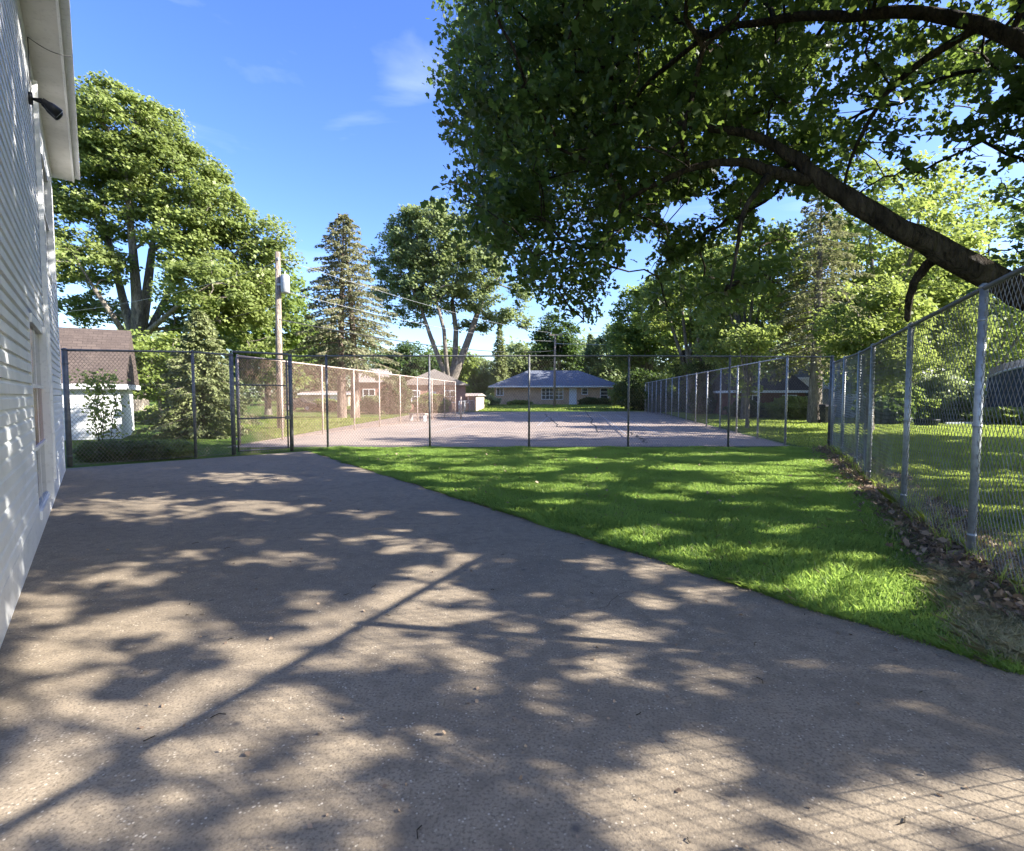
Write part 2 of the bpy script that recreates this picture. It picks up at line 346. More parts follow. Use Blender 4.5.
# ------------------------------------------------------------------ chain link fences
def chain(p0, h0, p1, h1, rng, cell=.07, r=.0019, bulge=.02):
    """two families of diagonal wires between two posts, as one array of triangle-section bars"""
    p0 = np.array(p0[:2], float); p1 = np.array(p1[:2], float); Lx = np.linalg.norm(p1-p0); t = (p1-p0)/Lx; nrm = np.array([-t[1], t[0]])
    hm = max(h0, h1); segs = []
    ph = rng.uniform(0, 6, 4)
    for sgn in (1, -1):
        k0 = -hm if sgn > 0 else 0
        for c in np.arange(k0 if sgn > 0 else 0, Lx+(hm if sgn < 0 else 0), cell):
            z = np.linspace(.02, hm, max(2, int(hm/.3))); u = c+sgn*z/1.4
            segs.append(np.stack([u, z, np.full_like(z, sgn)], 1))
    A = np.concatenate([s[:-1] for s in segs]); B = np.concatenate([s[1:] for s in segs])
    du = B[:, 0]-A[:, 0]
    t0 = np.where(du > 0, (0-A[:, 0])/du, (Lx-A[:, 0])/du); t1 = np.where(du > 0, (Lx-A[:, 0])/du, (0-A[:, 0])/du)
    t0 = np.clip(t0, 0, 1); t1 = np.clip(t1, 0, 1); ok = t1 > t0+1e-4
    A, B, t0, t1 = A[ok], B[ok], t0[ok], t1[ok]
    a = A+(B-A)*t0[:, None]; b = A+(B-A)*t1[:, None]
    def W3(q):
        u, z = q[:, 0], q[:, 1]; hh = h0+(h1-h0)*u/Lx; z = z*hh/hm
        off = bulge*np.sin(u*2.1+ph[0])*np.sin(z*2.3+ph[1])*np.sin(np.pi*u/Lx)+q[:, 2]*.0017
        return np.stack([p0[0]+t[0]*u+nrm[0]*off, p0[1]+t[1]*u+nrm[1]*off, z], 1)
    a3, b3 = W3(a), W3(b); dr = b3-a3; dr /= np.linalg.norm(dr, axis=1)[:, None]+1e-9
    n3 = np.array([nrm[0], nrm[1], 0.]); s3 = np.cross(dr, n3)
    c3 = [n3*r, -.5*n3*r+s3*.866*r, -.5*n3*r-s3*.866*r]
    out = []
    for i in range(3):
        o0 = c3[i]; o1 = c3[(i+1) % 3]; out.append(np.stack([a3+o0, a3+o1, b3+o1, b3+o0], 1))
    return np.concatenate(out).reshape(-1, 3)
def fence(name, label, pts, hs, radii, mats, rail_r=.021, cell=.07, wr=.0019, extra_rails=(), seed=1, rail_pts=None, skip=(), bottom=True, cat='fence'):
    """pts: ground positions of the posts; one thing with posts, top rail, wire mesh"""
    rng = np.random.default_rng(seed); root = thing(name, label, cat, pts[0]); off = -Vector(pts[0])
    for p, h, r_ in zip(pts, hs, radii):
        if r_ <= 0: continue
        q = p+off; m = MB(); m.tube([q+Vector((0, 0, -.1)), q+Vector((0, 0, h))], r_, 10)
        m.tube([q+Vector((0, 0, h)), q+Vector((0, 0, h+.02)), q+Vector((0, 0, h+.045))], [r_*1.18, r_*1.18, r_*.5], 10)
        for z in (.25, .5*h, h-.3): m.tube([q+Vector((0, 0, z-.012)), q+Vector((0, 0, z+.012))], r_*1.12, 10)
        m.build('post', mats[0], root, True)
    rp_ = rail_pts or [p+Vector((0, 0, h)) for p, h in zip(pts, hs)]
    MB().tube([p+off for p in rp_], rail_r, 8).build('top_rail', mats[1], root, True)
    for i0, i1, z in extra_rails:
        MB().tube([pts[k]+off+Vector((0, 0, z)) for k in range(i0, i1+1)], .017, 8).build('rail', mats[1], root, True)
    if bottom: MB().tube([p+off+Vector((0, 0, .05)) for p in pts], .004, 5).build('tension_wire', mats[1], root)
    V = [chain(pts[i]+off, hs[i]-.02, pts[i+1]+off, hs[i+1]-.02, rng, cell, wr) for i in range(len(pts)-1) if i not in skip]
    npmesh('wire_mesh', np.concatenate(V), 4, mats[2], root)
    return root
# right-hand fence
RA, RB = G(970.5, 560), G(831, 449)
rd = (RB-RA)/5; rdn = rd.normalized()
rp5 = [RA+rd*k for k in range(6)]
rp5[1] = G(903, 513); rp5[2] = G(868, 485)
tops = [288, 326, 346, 353, 358, 363]
rh = [height_for(p.x, p.y, t) for p, t in zip(rp5, tops)]
back = [RA-rdn*2.4*k for k in range(4, 0, -1)]
rpts = back+rp5; rhs = [rh[0]]*4+rh
fence('chain_link_fence', 'tall galvanised chain link fence running along the leaf-littered right edge of the lawn', rpts, rhs, [.036]*len(rpts), (GALV, DARKGALV, WIRE), .024, .088, .0028, seed=3)
# front fence
fpx = [(70, 467, 350, .055), (196, 458, 352, .036), (234, 455, 355, .055)]
fpx2 = [(292, 451, 356, .055), (328, 449, 356, .032), (430, 447.5, 356, .032), (529, 447.5, 356, .032), (628, 447.5, 356, .032), (728, 447.5, 356.5, .032), (829, 448, 357, .05)]
def ptsof(L): 
    ps = [G(a, b) for a, b, c, r_ in L]; return ps, [height_for(p.x, p.y, c) for p, (a, b, c, r_) in zip(ps, L)], [r_ for *_, r_ in L]
p1_, h1_, r1_ = ptsof(fpx); p2_, h2_, r2_ = ptsof(fpx2)
fence('chain_link_fence', 'short chain link fence between the white house corner and the gate', p1_, h1_, r1_, (DARKGALV, DARKGALV, WIRED), .026, .075, .003, seed=4)
fence('chain_link_fence', 'long chain link fence across the far end of the lawn, before the court', p2_, h2_, r2_, (DARKGALV, DARKGALV, WIRED), .023, .08, .0026, seed=5)
# gate
ga, gb = p1_[2], p2_[0]; gt = (gb-ga).normalized(); gh = h2_[0]-.06; gl = (gb-ga).length
gr = thing('chain_link_gate', 'closed chain link gate with a middle rail between two thick posts', 'gate', ga, math.atan2(gt.y, gt.x))
m = MB()
for u in (.12, gl-.1): m.tube([(u, 0, .08), (u, 0, gh-.05)], .024, 8)
for z in (.1, .98, 1.9, gh-.06): m.tube([(.14, 0, z), (gl-.12, 0, z)], .02, 8)
m.build('gate_frame', DARKGALV, gr, True)
m = MB(); m.tube([(.04, 0, gh+.1), (gl-.04, 0, gh+.1)], .032, 8); m.build('header_rail', DARKGALV, gr, True)
npmesh('wire_mesh', chain((.14, 0), gh-.1, (gl-.12, 0), gh-.1, np.random.default_rng(8), .07, .0042), 4, WIRED, gr)
for z in (.4, 1.9):
    MB().box(.035, .115, -.03, .03, z, z+.07).build('hinge', DARKGALV, gr)
MB().box(gl-.16, gl-.03, -.05, .03, .93, 1.03).tube([(gl-.1, -.04, .75), (gl-.1, -.04, 1.2)], .012, 6).build('latch', DARKGALV, gr)
# court side fences
LA, LB = G(229, 447), G(455.5, 416.5); nl = 9
lpts = [LA+(LB-LA)*(k/nl) for k in range(nl+1)]; lpts[0] = LA+(LB-LA)*.02
lh = [height_for(p.x, p.y, t) for p, t in zip(lpts, [360+22*k/nl for k in range(nl+1)])]
def toprow_l(px): return 363+(382-363)*(px-300)/155
pxs, _, _ = proj([tuple(p) for p in lpts]); lh = [height_for(p.x, p.y, toprow_l(a)) for p, a in zip(lpts, pxs)]
LPINK = plain('sunlit_pink_steel', (.60, .49, .42), (.47, .36, .30), 8, .6, .15, .08)  # pink hue of sunlit galvanised steel put into the base colour
fence('chain_link_fence', 'pinkish chain link fence along the left side of the court', lpts, lh, [.034]*(nl+1), (LPINK, LPINK, WIREP), .028, .085, .0034, seed=6)
QA, QB = G(785, 445.5), G(645, 411.5); nr = 14
qp = [QA+(QB-QA)*(k/nr) for k in range(nr+1)]
pxs, _, _ = proj([tuple(p) for p in qp]); qh = [height_for(p.x, p.y, 362-.186*(a-758)) for p, a in zip(qp, pxs)]
fence('chain_link_fence', 'receding chain link fence along the right side of the court, under trees', qp, qh, [.034]*(nr+1), (GALV, GALV, WIRED), .024, .085, .002, seed=7)
# low fence at the far left of the court
k0 = G(459, 415.5); k1 = G(474, 411.5); kp = [k0+(k1-k0)*(i/3) for i in range(4)]
fence('low_fence', 'low pale chain link fence past the end of the pinkish court fence', kp, [1.15]*4, [.03]*4, (GALV, GALV, WIRE), .022, .09, .0024, seed=9)
# net posts
for (px, py, top, lab) in ((461, 419, 396, 'pale net post standing near the left edge of the court'), (666, 415, 399, 'grey net post near the far right corner of the court')):
    q = G(px, py); t_ = thing('net_post', lab, 'post', q)
    hh = min(1.5, height_for(q.x, q.y, top)); MB().tube([(0, 0, 0), (0, 0, hh)], .055, 10).tube([(0, 0, hh), (0, 0, hh+.05)], [.07, .03], 10).build('post', LPINK, t_, True)
    MB().tube([(-.09, 0, hh*.6), (.09, 0, hh*.6)], .03, 8).build('winder', GREYM, t_)
q = G(418, 421); t_ = thing('bench', 'pale backless bench inside the left court fence', 'bench', q, R(-35))
MB().box(-.75, .75, -.15, .15, .44, .49).build('seat', LPINK, t_)
for s_ in (-.6, .6): MB().box(s_-.03, s_+.03, -.13, .13, 0, .44).build('leg', GREYM, t_)

# ------------------------------------------------------------------ white house
def wp(t, n, z): return WC+WD*t+WN*n+Vector((0, 0, z))
TOPZ = height_for(WC.x, WC.y, 172); HL = 11.3
hs_ = thing('white_house', 'tall white clapboard house with a wide eave at the left edge', 'house', WC)
def hb(name, mat, boxes, parent=None, smooth=False):
    m = MB()
    for (t0, t1, n0, n1, z0, z1) in boxes:
        m.hexa([wp(t, n, z0)-WC for t, n in ((t0, n0), (t1, n0), (t1, n1), (t0, n1))], [wp(t, n, z1)-WC for t, n in ((t0, n0), (t1, n0), (t1, n1), (t0, n1))])
    return m.build(name, mat, parent or hs_, smooth)
DT0, DT1, DZ0, DZ1 = 5.25, 6.75, .30, 2.42      # tall lower window
UT0, UT1, UZ0, UZ1 = 1.9, 3.3, 3.75, 5.45        # upper window
hb('wall', MATS['siding'], [(0, HL, -8, -.14, 0, TOPZ)])
m = MB(); ex = .118; z = .32; rr_ = random.Random(4)
hols = [(DT0, DT1, DZ0, DZ1), (UT0, UT1, UZ0, UZ1)]
while z < TOPZ-.02:
    z1 = min(z+ex+.006, TOPZ); sp_ = [(.1, HL-.1)]
    for (a, b, c0, c1) in hols:
        if z < c1+.1 and z1 > c0-.1:
            ns = []
            for (u0, u1) in sp_:
                if u0 < a-.1: ns.append((u0, min(u1, a-.1)))
                if u1 > b+.1: ns.append((max(u0, b+.1), u1))
            sp_ = ns
    for (u0, u1) in sp_:
        j = rr_.uniform(-.0015, .0015)
        zc = z+(z1-z)*.62; f0 = .030+j; prof = [(-.14, z), (f0, z), (f0-.003, zc), (-.004, z1), (-.14, z1)]
        m.hexa([wp(u0, n_, q)-WC for n_, q in prof], [wp(u1, n_, q)-WC for n_, q in prof])
    z += ex
m.build('clapboards', MATS['siding'], hs_)
hb('foundation', WHITE, [(0, HL, -.14, .03, .0, .318)])
hb('corner_board', WHITE, [(-.012, .096, -.14, .03, .32, TOPZ)]); hb('corner_board', WHITE, [(HL-.096, HL+.012, -.14, .03, .32, TOPZ)])
for (a, b, c0, c1, nm, pn) in ((DT0, DT1, DZ0, DZ1, 'window', 3), (UT0, UT1, UZ0, UZ1, 'window', 2)):
    fr = hb(nm, WHITE, [(a-.098, a, -.12, .085, c0-.098, c1+.098), (b, b+.098, -.12, .024, c0-.098, c1+.098), (a+.001, b-.001, -.12, .045, c1, c1+.098), (a+.001, b-.001, -.12, .05, c0-.098, c0)])
    zz = [c0+(c1-c0)*k/pn for k in range(pn+1)]
    hb('sash', WHITE, [(a+.002, b-.002, -.02, .03, zz[k]-.02, zz[k]+.02) for k in range(1, pn)]+[((a+b)/2-.02, (a+b)/2+.02, -.018, .012, c0+.002, c1-.002)], fr)
    for k in range(pn):
        hb('pane', MATS['red_reflection_glass'] if (pn == 3 and k == 1) else MATS['dark_glass'], [(a+.004, b-.004, -.03, .008, zz[k]+.001, zz[k+1]-.001)], fr)  # middle pane of the tall window carries the painted red reflection
OV = .38
hb('soffit', TRIM, [(-.28, HL+.3, .004, OV-.02, TOPZ-.012, TOPZ+.02), (-.28, HL+.3, .2, .206, TOPZ-.016, TOPZ-.0125)])
hb('fascia', WHITE, [(-.30, HL+.32, OV-.0185, OV+.012, TOPZ-.03, TOPZ+.20)])
hb('gutter', WHITE, [(-.32, HL+.34, OV+.014, OV+.11, TOPZ+.06, TOPZ+.17)])
hb('frieze_board', WHITE, [(.1, HL-.1, .016, .034, TOPZ-.2, TOPZ-.014)])
m = MB()
for n0, n1, za, zb in ((OV+.04, -4, TOPZ+.2, TOPZ+2.3), (-8-OV, -4, TOPZ+.2, TOPZ+2.3)):
    m.hexa([wp(-.3, n0, za)-WC, wp(HL+.3, n0, za)-WC, wp(HL+.3, n1, zb)-WC, wp(-.3, n1, zb)-WC], [wp(-.3, n0, za+.05)-WC, wp(HL+.3, n0, za+.05)-WC, wp(HL+.3, n1, zb+.05)-WC, wp(-.3, n1, zb+.05)-WC])
uv_planar(m.build('roof', MATS['grey_shingle'], hs_))
hb('downspout', WHITE, [(4.55, 4.62, .036, .09, .4, TOPZ-.25)])
# floodlight
ft = 5.3; fz = height_for(wp(ft, 0, 0).x, wp(ft, 0, 0).y, 97)
fo = wp(ft, .03, fz); fl = thing('floodlight', 'black twin-headed floodlight fixed high on the white house wall under the eave', 'floodlight', fo)
MB().tube([Vector((0, 0, 0)), WN*.04], .075, 14).build('mount_plate', BLACK, fl, True)
for s_, dn in ((-.07, -.32), (.08, -.42)):
    a = WN*.04; b = WN*.13+WD*s_*.7; dr = (WN*.62-WD*.35*(1 if s_ < 0 else .5)+Vector((0, 0, dn))).normalized()
    MB().tube([a, b], .016, 8).build('arm', BLACK, fl, True)
    hd = MB().tube([b, b+dr*.05, b+dr*.09, b+dr*.2, b+dr*.205], [.03, .04, .058, .07, .05], 14).build('lamp_head', BLACK, fl, True)
    MB().tube([b+dr*.207, b+dr*.21], .058, 14).build('lens', GREYM, hd)
m = MB(); cpts = []
for k in range(9): cpts.append(WN*(.02+.42*k/8)+WD*(-.02*k)+Vector((0, 0, TOPZ-fz-.03-.05*math.sin(math.pi*k/8))))
m.tube(cpts, .005, 5); m.tube([WN*.02+Vector((0, 0, .05)), WN*.02+Vector((0, 0, TOPZ-fz-.03))], .006, 5); m.build('cord', CABLE, fl)

# ------------------------------------------------------------------ generic buildings
def building(name, label, base, rz, w, dp_, h, roof, rh_, over, wm, rm, ops, cat='house', chimney=None, fascia=True):
    """front facade on local y=0 facing -y, x from 0 to w; openings (kind, x0, x1, z0, z1, cols, rows)"""
    b = thing(name, label, cat, base, rz)
    MB().box(0, w, 0, dp_, -.3, h).build('wall', wm, b)
    m = MB(); o_ = over; x0, x1, y0, y1 = -o_, w+o_, -o_, dp_+o_; t = .1
    if roof == 'hip':
        hp = min((y1-y0)/2, (x1-x0)/2*.8); ym = (y0+y1)/2
        A, B, C, D = (x0, y0, h), (x1, y0, h), (x1, y1, h), (x0, y1, h); E, Fq = (x0+hp, ym, h+rh_), (x1-hp, ym, h+rh_)
        m.quad(A, B, Fq, E); m.poly([B, C, Fq]); m.quad(C, D, E, Fq); m.poly([D, A, E]); m.quad(D, C, B, A)
    elif roof == 'gable':
        ym = (y0+y1)/2
        A, B, C, D = (x0, y0, h), (x1, y0, h), (x1, y1, h), (x0, y1, h); E, Fq = (x0, ym, h+rh_), (x1, ym, h+rh_)
        m.quad(A, B, Fq, E); m.quad(C, D, E, Fq); m.poly([B, C, Fq]); m.poly([D, A, E]); m.quad(D, C, B, A)
    else:                      # gable end to the front
        xm = (x0+x1)/2
        A, B, C, D = (x0, y0, h), (x1, y0, h), (x1, y1, h), (x0, y1, h); E, Fq = (xm, y0, h+rh_), (xm, y1, h+rh_)
        m.quad(B, C, Fq, E); m.quad(D, A, E, Fq); m.poly([A, B, E]); m.poly([C, D, Fq]); m.quad(D, C, B, A)
    ro = uv_planar(m.build('roof', rm, b))
    if fascia:
        f_ = MB(); f_.box(x0-.02, x1+.02, y0-.03, y0-.002, h-.16, h+.03); f_.box(x0-.03, x0-.002, y0, y1, h-.16, h+.03); f_.box(x1+.002, x1+.03, y0, y1, h-.16, h+.03)
        f_.build('fascia', WHITE, b)
    if chimney:
        cx, cy, ch = chimney; MB().box(cx-.35, cx+.35, cy-.3, cy+.3, h, h+ch).box(cx-.42, cx+.42, cy-.37, cy+.37, h+ch, h+ch+.12).build('chimney', MATS['dark_brick'], ro)
    for (kind, a, e, z0, z1, nc, nr_) in ops:
        if kind == 'door':
            do = MB().box(a, e, -.03, .05, z0, z1).box(a+.15, e-.15, -.045, -.031, z0+.2, z0+.9).box(a+.15, e-.15, -.045, -.031, z0+1.05, z1-.2).build('door', WHITE, b)
            MB().tube([(e-.12, -.09, z0+1), (e-.12, -.03, z0+1)], .03, 8).build('handle', GREYM, do)
            continue
        f_ = MB(); w_ = .09
        f_.box(a-w_, a, -.06, .05, z0-w_, z1+w_); f_.box(e, e+w_, -.06, .05, z0-w_, z1+w_); f_.box(a+.001, e-.001, -.06, .05, z1, z1+w_); f_.box(a+.001, e-.001, -.08, .05, z0-w_, z0)
        for k in range(1, nc): c = a+(e-a)*k/nc; f_.box(c-.035, c+.035, -.05, -.012, z0+.001, z1-.001)
        for k in range(1, nr_): c = z0+(z1-z0)*k/nr_; f_.box(a+.002, e-.002, -.047, -.013, c-.03, c+.03)
        wo_ = f_.build('window', WHITE, b); MB().box(a+.002, e-.002, -.01, .02, z0+.002, z1-.002).build('pane', MATS['dark_glass'], wo_)
    return b
# shed behind the left fence
SD = 19.5; sr = P(121, 420, SD); ez = height_for(sr.x, SD, 385); rz_ = height_for(sr.x, SD+1.0, 329)
sh = building('shed', 'small white clapboard shed with a steep brown shingle roof behind the fence', (sr.x-6.2*math.cos(R(29)), SD-6.2*math.sin(R(29)), 0), R(29), 6.2, 3.2, ez, 'gable', rz_-ez, .22, MATS['siding'], MATS['brown_shingle'], [], 'shed')
m = MB(); z = .1
while z < ez-.1: m.hexa([(.1, -.022, z), (6.1, -.022, z), (6.1, -.001, z), (.1, -.001, z)], [(.1, -.006, z+.15), (6.1, -.006, z+.15), (6.1, -.001, z+.15), (.1, -.001, z+.15)]); z += .15
m.build('clapboards', MATS['siding'], sh); MB().box(6.102, 6.22, -.03, .12, 0, ez-.01).build('corner_board', WHITE, sh)
# ranch house beyond the court
RD = 68.0; rl = P(494.5, 400, RD); rr2 = P(617, 400, RD); rg = gz(0, RD); k_ = RD/F
def rx(px): return (px-494.5)*k_
def rzz(py): return height_for(0, RD, py)-rg
building('ranch_house', 'long low tan brick ranch house with a blue-grey hip roof beyond the court', (rl.x, RD, rg), 0, rr2.x-rl.x, 9, rzz(386.2), 'hip', rzz(374.2)-rzz(386.2)+.7, .75, MATS['tan_brick'], MATS['blue_shingle'],
    [('win', rx(497), rx(503), rzz(395), rzz(388.3), 2, 1), ('win', rx(542), rx(553), rzz(399), rzz(388.5), 3, 3), ('win', rx(555), rx(562.5), rzz(399), rzz(388.5), 2, 3),
     ('door', rx(569), rx(576.5), 0, rzz(388), 1, 1), ('win', rx(582), rx(587), rzz(394), rzz(388.5), 1, 2), ('win', rx(600.5), rx(607.5), rzz(398.5), rzz(388.5), 1, 3)])
# houses left of the court
building('brick_house', 'pink brick house with a pale gable roof behind the left court fence', P(402, 411, 52) - Vector((0, 0, 0)) if False else (P(402, 400, 52).x, 52, 0), R(14), 6.4, 8, 2.7, 'front', 1.6, .4, MATS['pink_brick'], MATS['pale_shingle'],
    [('win', 1.0, 1.7, 1.0, 2.1, 1, 2), ('door', 2.6, 3.4, .0, 2.05, 1, 1), ('win', 4.3, 5.3, 1.0, 2.1, 2, 2)], fascia=False)
building('brick_house', 'pinkish brick house seen between the two pine trunks and the court fence', (P(354, 400, 50).x, 50, 0), R(8), 2.9, 7, 2.9, 'gable', 1.5, .3, MATS['pink_brick'], MATS['pale_shingle'], [('win', .9, 1.9, 1.1, 2.2, 2, 2)], fascia=False)
building('garage', 'low tan garage far behind the utility pole, left of the pine', (P(301, 400, 62).x, 62, 0), R(5), 5.5, 6, 1.9, 'gable', .35, .3, TANW, MATS['pale_shingle'], [('door', 3.4, 4.4, 0, 1.8, 1, 1)], 'garage')
building('outbuilding', 'small grey outbuilding with a pale roof edge past the end of the pinkish fence', (P(458, 400, 56).x, 56, 0), R(-12), 2.0, 3.4, 1.6, 'gable', .3, .2, TANW, MATS['pale_shingle'], [('win', .5, 1.1, .9, 1.5, 1, 1)], 'outbuilding', fascia=False)
# houses on the right
building('brick_house', 'dark red brick house with an arched porch behind the right court fence', (P(738, 400, 40).x, 40, 0), R(-6), 4.9, 7, 2.0, 'gable', 1.5, .4, MATS['dark_brick'], MATS['brown_shingle'],
    [('win', .6, 1.5, .7, 1.6, 2, 2), ('win', 3.3, 4.2, .7, 1.6, 2, 2)])
building('white_bungalow', 'white bungalow seen past the shade tree trunk on the right', (P(798, 400, 46).x, 46, 0), R(-4), 4.4, 7, 3.2, 'gable', 1.5, .4, WHITE, MATS['grey_shingle'], [('win', .5, 1.3, 1.0, 2.1, 2, 2), ('door', 2.5, 3.4, 0, 2.1, 1, 1)])
building('white_bungalow', 'long white building low behind the hedge, past the right fence', (P(862, 400, 36).x, 36, 0), R(-8), 6.5, 6, 2.3, 'gable', 1.3, .3, WHITE, WHITE, [('win', 1.0, 2.1, .8, 1.7, 2, 2), ('win', 3.6, 4.8, .8, 1.7, 2, 2)])
building('white_house', 'white gable house deep in the trees behind the right side of the court', (P(722, 400, 62).x, 62, .42), R(-4), 4.2, 7, 2.6, 'gable', 1.7, .4, WHITE, MATS['grey_shingle'], [('win', .8, 1.7, .9, 2.0, 2, 2)])

# ------------------------------------------------------------------ plants
def leaf_outline(kind):
    if kind == 'oak':
        h = [(.0, .0), (.13, .13), (.36, .28), (.19, .44), (.37, .70), (.0, 1.0)]
        pts = [(x, y) for x, y in h]+[(-x, y) for x, y in h[-2:0:-1]]
    elif kind == 'kite': pts = [(0, 0), (.36, .45), (0, 1), (-.36, .45)]
    elif kind == 'needle': pts = [(0, 0), (.17, .35), (0, 1), (-.17, .35)]
    elif kind == 'blade': pts = [(-.5, 0), (.5, 0), (0, 1)]
    return np.array(pts, float)
def leaves(name, C, size, mat, parent, rng, kind='kite', up=.9, sunward=.75, droop=-.3, dirs=None, curl=.25, var=.35, width=1.0):
    """one face per leaf at the centres C"""
    n = len(C); o = leaf_outline(kind); k = len(o)
    nrm = rng.normal(size=(n, 3))*.6; nrm[:, 2] += up*.75; nrm += np.array(SUN)*sunward; nrm /= np.linalg.norm(nrm, axis=1)[:, None]
    dr = rng.normal(size=(n, 3)); dr[:, 2] = dr[:, 2]*.5+droop
    if dirs is not None: dr = dr*.45+dirs
    dr -= nrm*(dr*nrm).sum(1)[:, None]; dr /= np.linalg.norm(dr, axis=1)[:, None]+1e-9
    sd = np.cross(nrm, dr); s = (size*(1+rng.uniform(-var, var, n)))[:, None, None]
    x = o[None, :, 0, None]*width; y = o[None, :, 1, None]
    if kind == 'oak':
        x = x*(1+rng.uniform(-.35, .25, (n, 1, 1)))+rng.normal(size=(n, k, 1))*.05; y = y+rng.normal(size=(n, k, 1))*.04
    fold = rng.uniform(-.1, curl, n)[:, None, None]
    V = C[:, None, :]+s*(sd[:, None, :]*x+dr[:, None, :]*(y-.15)+nrm[:, None, :]*(np.abs(x)*fold-y*y*fold*.6))
    return npmesh(name, V.reshape(-1, 3), k, mat, parent)
def grow(stems, attr, rng, wander=.08, sag=.06):
    """stems: list of polylines [(pos, radius)], attr: tip positions. returns nodes, parents, fixed radii, tips"""
    pos = []; par = []; fix = []
    for st in stems:
        prev = -1
        for p, r_ in st:
            p = np.array(p, float)
            if pos and prev == -1:
                dd = np.linalg.norm(np.array(pos)-p, axis=1); j = int(dd.argmin())
                if dd[j] < 1e-3: prev = j; continue
                prev = j
            pos.append(p); par.append(prev); fix.append(r_); prev = len(pos)-1
    base = np.array(pos); dmin = np.array([np.linalg.norm(base-a, axis=1).min() for a in attr]); order = np.argsort(dmin)
    depth = [0.0]*len(pos)
    for i in range(len(pos)):
        if par[i] >= 0: depth[i] = depth[par[i]]+np.linalg.norm(pos[i]-pos[par[i]])*.25
    tips = []
    N = len(pos)+len(attr)*3; PA = np.zeros((N, 3)); PA[:len(pos)] = pos; DA = np.zeros(N); DA[:len(pos)] = depth; cnt = len(pos)
    trunk0 = 1
    for a in attr[order]:
        dv = a-PA[:cnt]; dist = np.linalg.norm(dv, axis=1); cost = dist+.25*DA[:cnt]+np.where(dv[:, 2] < -.2*dist, dist*.35, 0); cost[0] += 1e3
        j = int(cost.argmin()); p0 = PA[j]; Ld = dist[j]; prev = j
        for f_ in (.36, .7, 1.0):
            q = p0+(a-p0)*f_
            if f_ < 1: q = q+rng.normal(size=3)*wander*Ld+np.array([0, 0, sag*Ld*math.sin(math.pi*f_)])
            PA[cnt] = q; DA[cnt] = DA[prev]+np.linalg.norm(q-PA[prev])*.6; par.append(prev); fix.append(None); prev = cnt; cnt += 1
        tips.append(prev)
    return PA[:cnt], par, fix, tips
def branches(name, pos, par, fix, tips, mat, parent, r_tip, expo=.5, sides=6):
    n = len(pos); w = np.zeros(n); ch = [[] for _ in range(n)]
    for t in tips: w[t] = 1
    for i in range(n-1, -1, -1):
        if par[i] >= 0: w[par[i]] += w[i]; ch[par[i]].append(i)
    rad = [fix[i] if fix[i] else max(r_tip*max(w[i], 1)**expo, r_tip) for i in range(n)]
    for i in range(n):                         # a child is never thicker than its parent
        if par[i] >= 0: rad[i] = min(rad[i], rad[par[i]])
    m = MB(); stack = [(i, None) for i in range(n) if par[i] < 0]
    while stack:
        i, frm = stack.pop(); pts = []; rs = []
        if frm is not None: pts.append(pos[frm]); rs.append(rad[i]*1.1)
        cur = i
        while True:
            pts.append(pos[cur]); rs.append(rad[cur])
            if not ch[cur]: break
            k = max(ch[cur], key=lambda c: rad[c])
            for c in ch[cur]:
                if c != k: stack.append((c, cur))
            cur = k
        if len(pts) > 1:
            rs[-1] = rs[-1]*.4; m.tube(pts, rs, sides if max(rs) > .04 else 4, False)
    return m.build(name, mat, parent, True)
def blob_points(blobs, n, rng, shell=.55):
    vol = np.array([b[3]*b[4]*b[5] for b in blobs]); c = rng.choice(len(blobs), n, p=vol/vol.sum()); B = np.array(blobs)[c]
    v = rng.normal(size=(n, 3)); v /= np.linalg.norm(v, axis=1)[:, None]; r_ = rng.uniform(0, 1, n)**(1/3); r_ = shell*(.72+.28*r_)+(1-shell)*r_
    return B[:, :3]+v*r_[:, None]*B[:, 3:6]
def tree(name, label, base, stems, blobs, seed, ntip, nleaf, size, lm, bm, r_tip=.02, clump=.75, cat='tree', flat=.6, group=None, up=.9, carve=False):
    """stems and blobs in coordinates local to the base"""
    rng = np.random.default_rng(seed); root = thing(name, label, cat, base, 0, group)
    A = blob_points(blobs, ntip, rng); A = A[A[:, 2] > .3]
    pos, par, fix, tips = grow(stems, A, rng)
    branches('trunk', pos, par, fix, tips, bm, root, r_tip)
    T = pos[tips]; k = rng.integers(0, len(T), nleaf)
    cs = clump*rng.uniform(.6, 1.35, len(T))
    off = rng.normal(size=(nleaf, 3)); off /= np.linalg.norm(off, axis=1)[:, None]; off *= (rng.uniform(0, 1, nleaf)**.45)[:, None]
    off *= np.array([1, 1, flat]); C = T[k]+off*cs[k][:, None]; C[:, 2] -= .06*(off[:, 0]**2+off[:, 1]**2)*cs[k]
    if carve: C = C[~sunlit_gap(C+np.array(base)[None, :], rng)]
    leaves('crown', C, size, lm, root, rng, 'kite', up=up)
    return root
def simple_stem(h, r, lean=(0, 0), fork=.45, n=4, rng=None):
    return [[((lean[0]*k/n, lean[1]*k/n, -.2 if k == 0 else h*k/n), r*(1-.55*k/n)*(1.25 if k == 0 else 1)) for k in range(n+1)]]
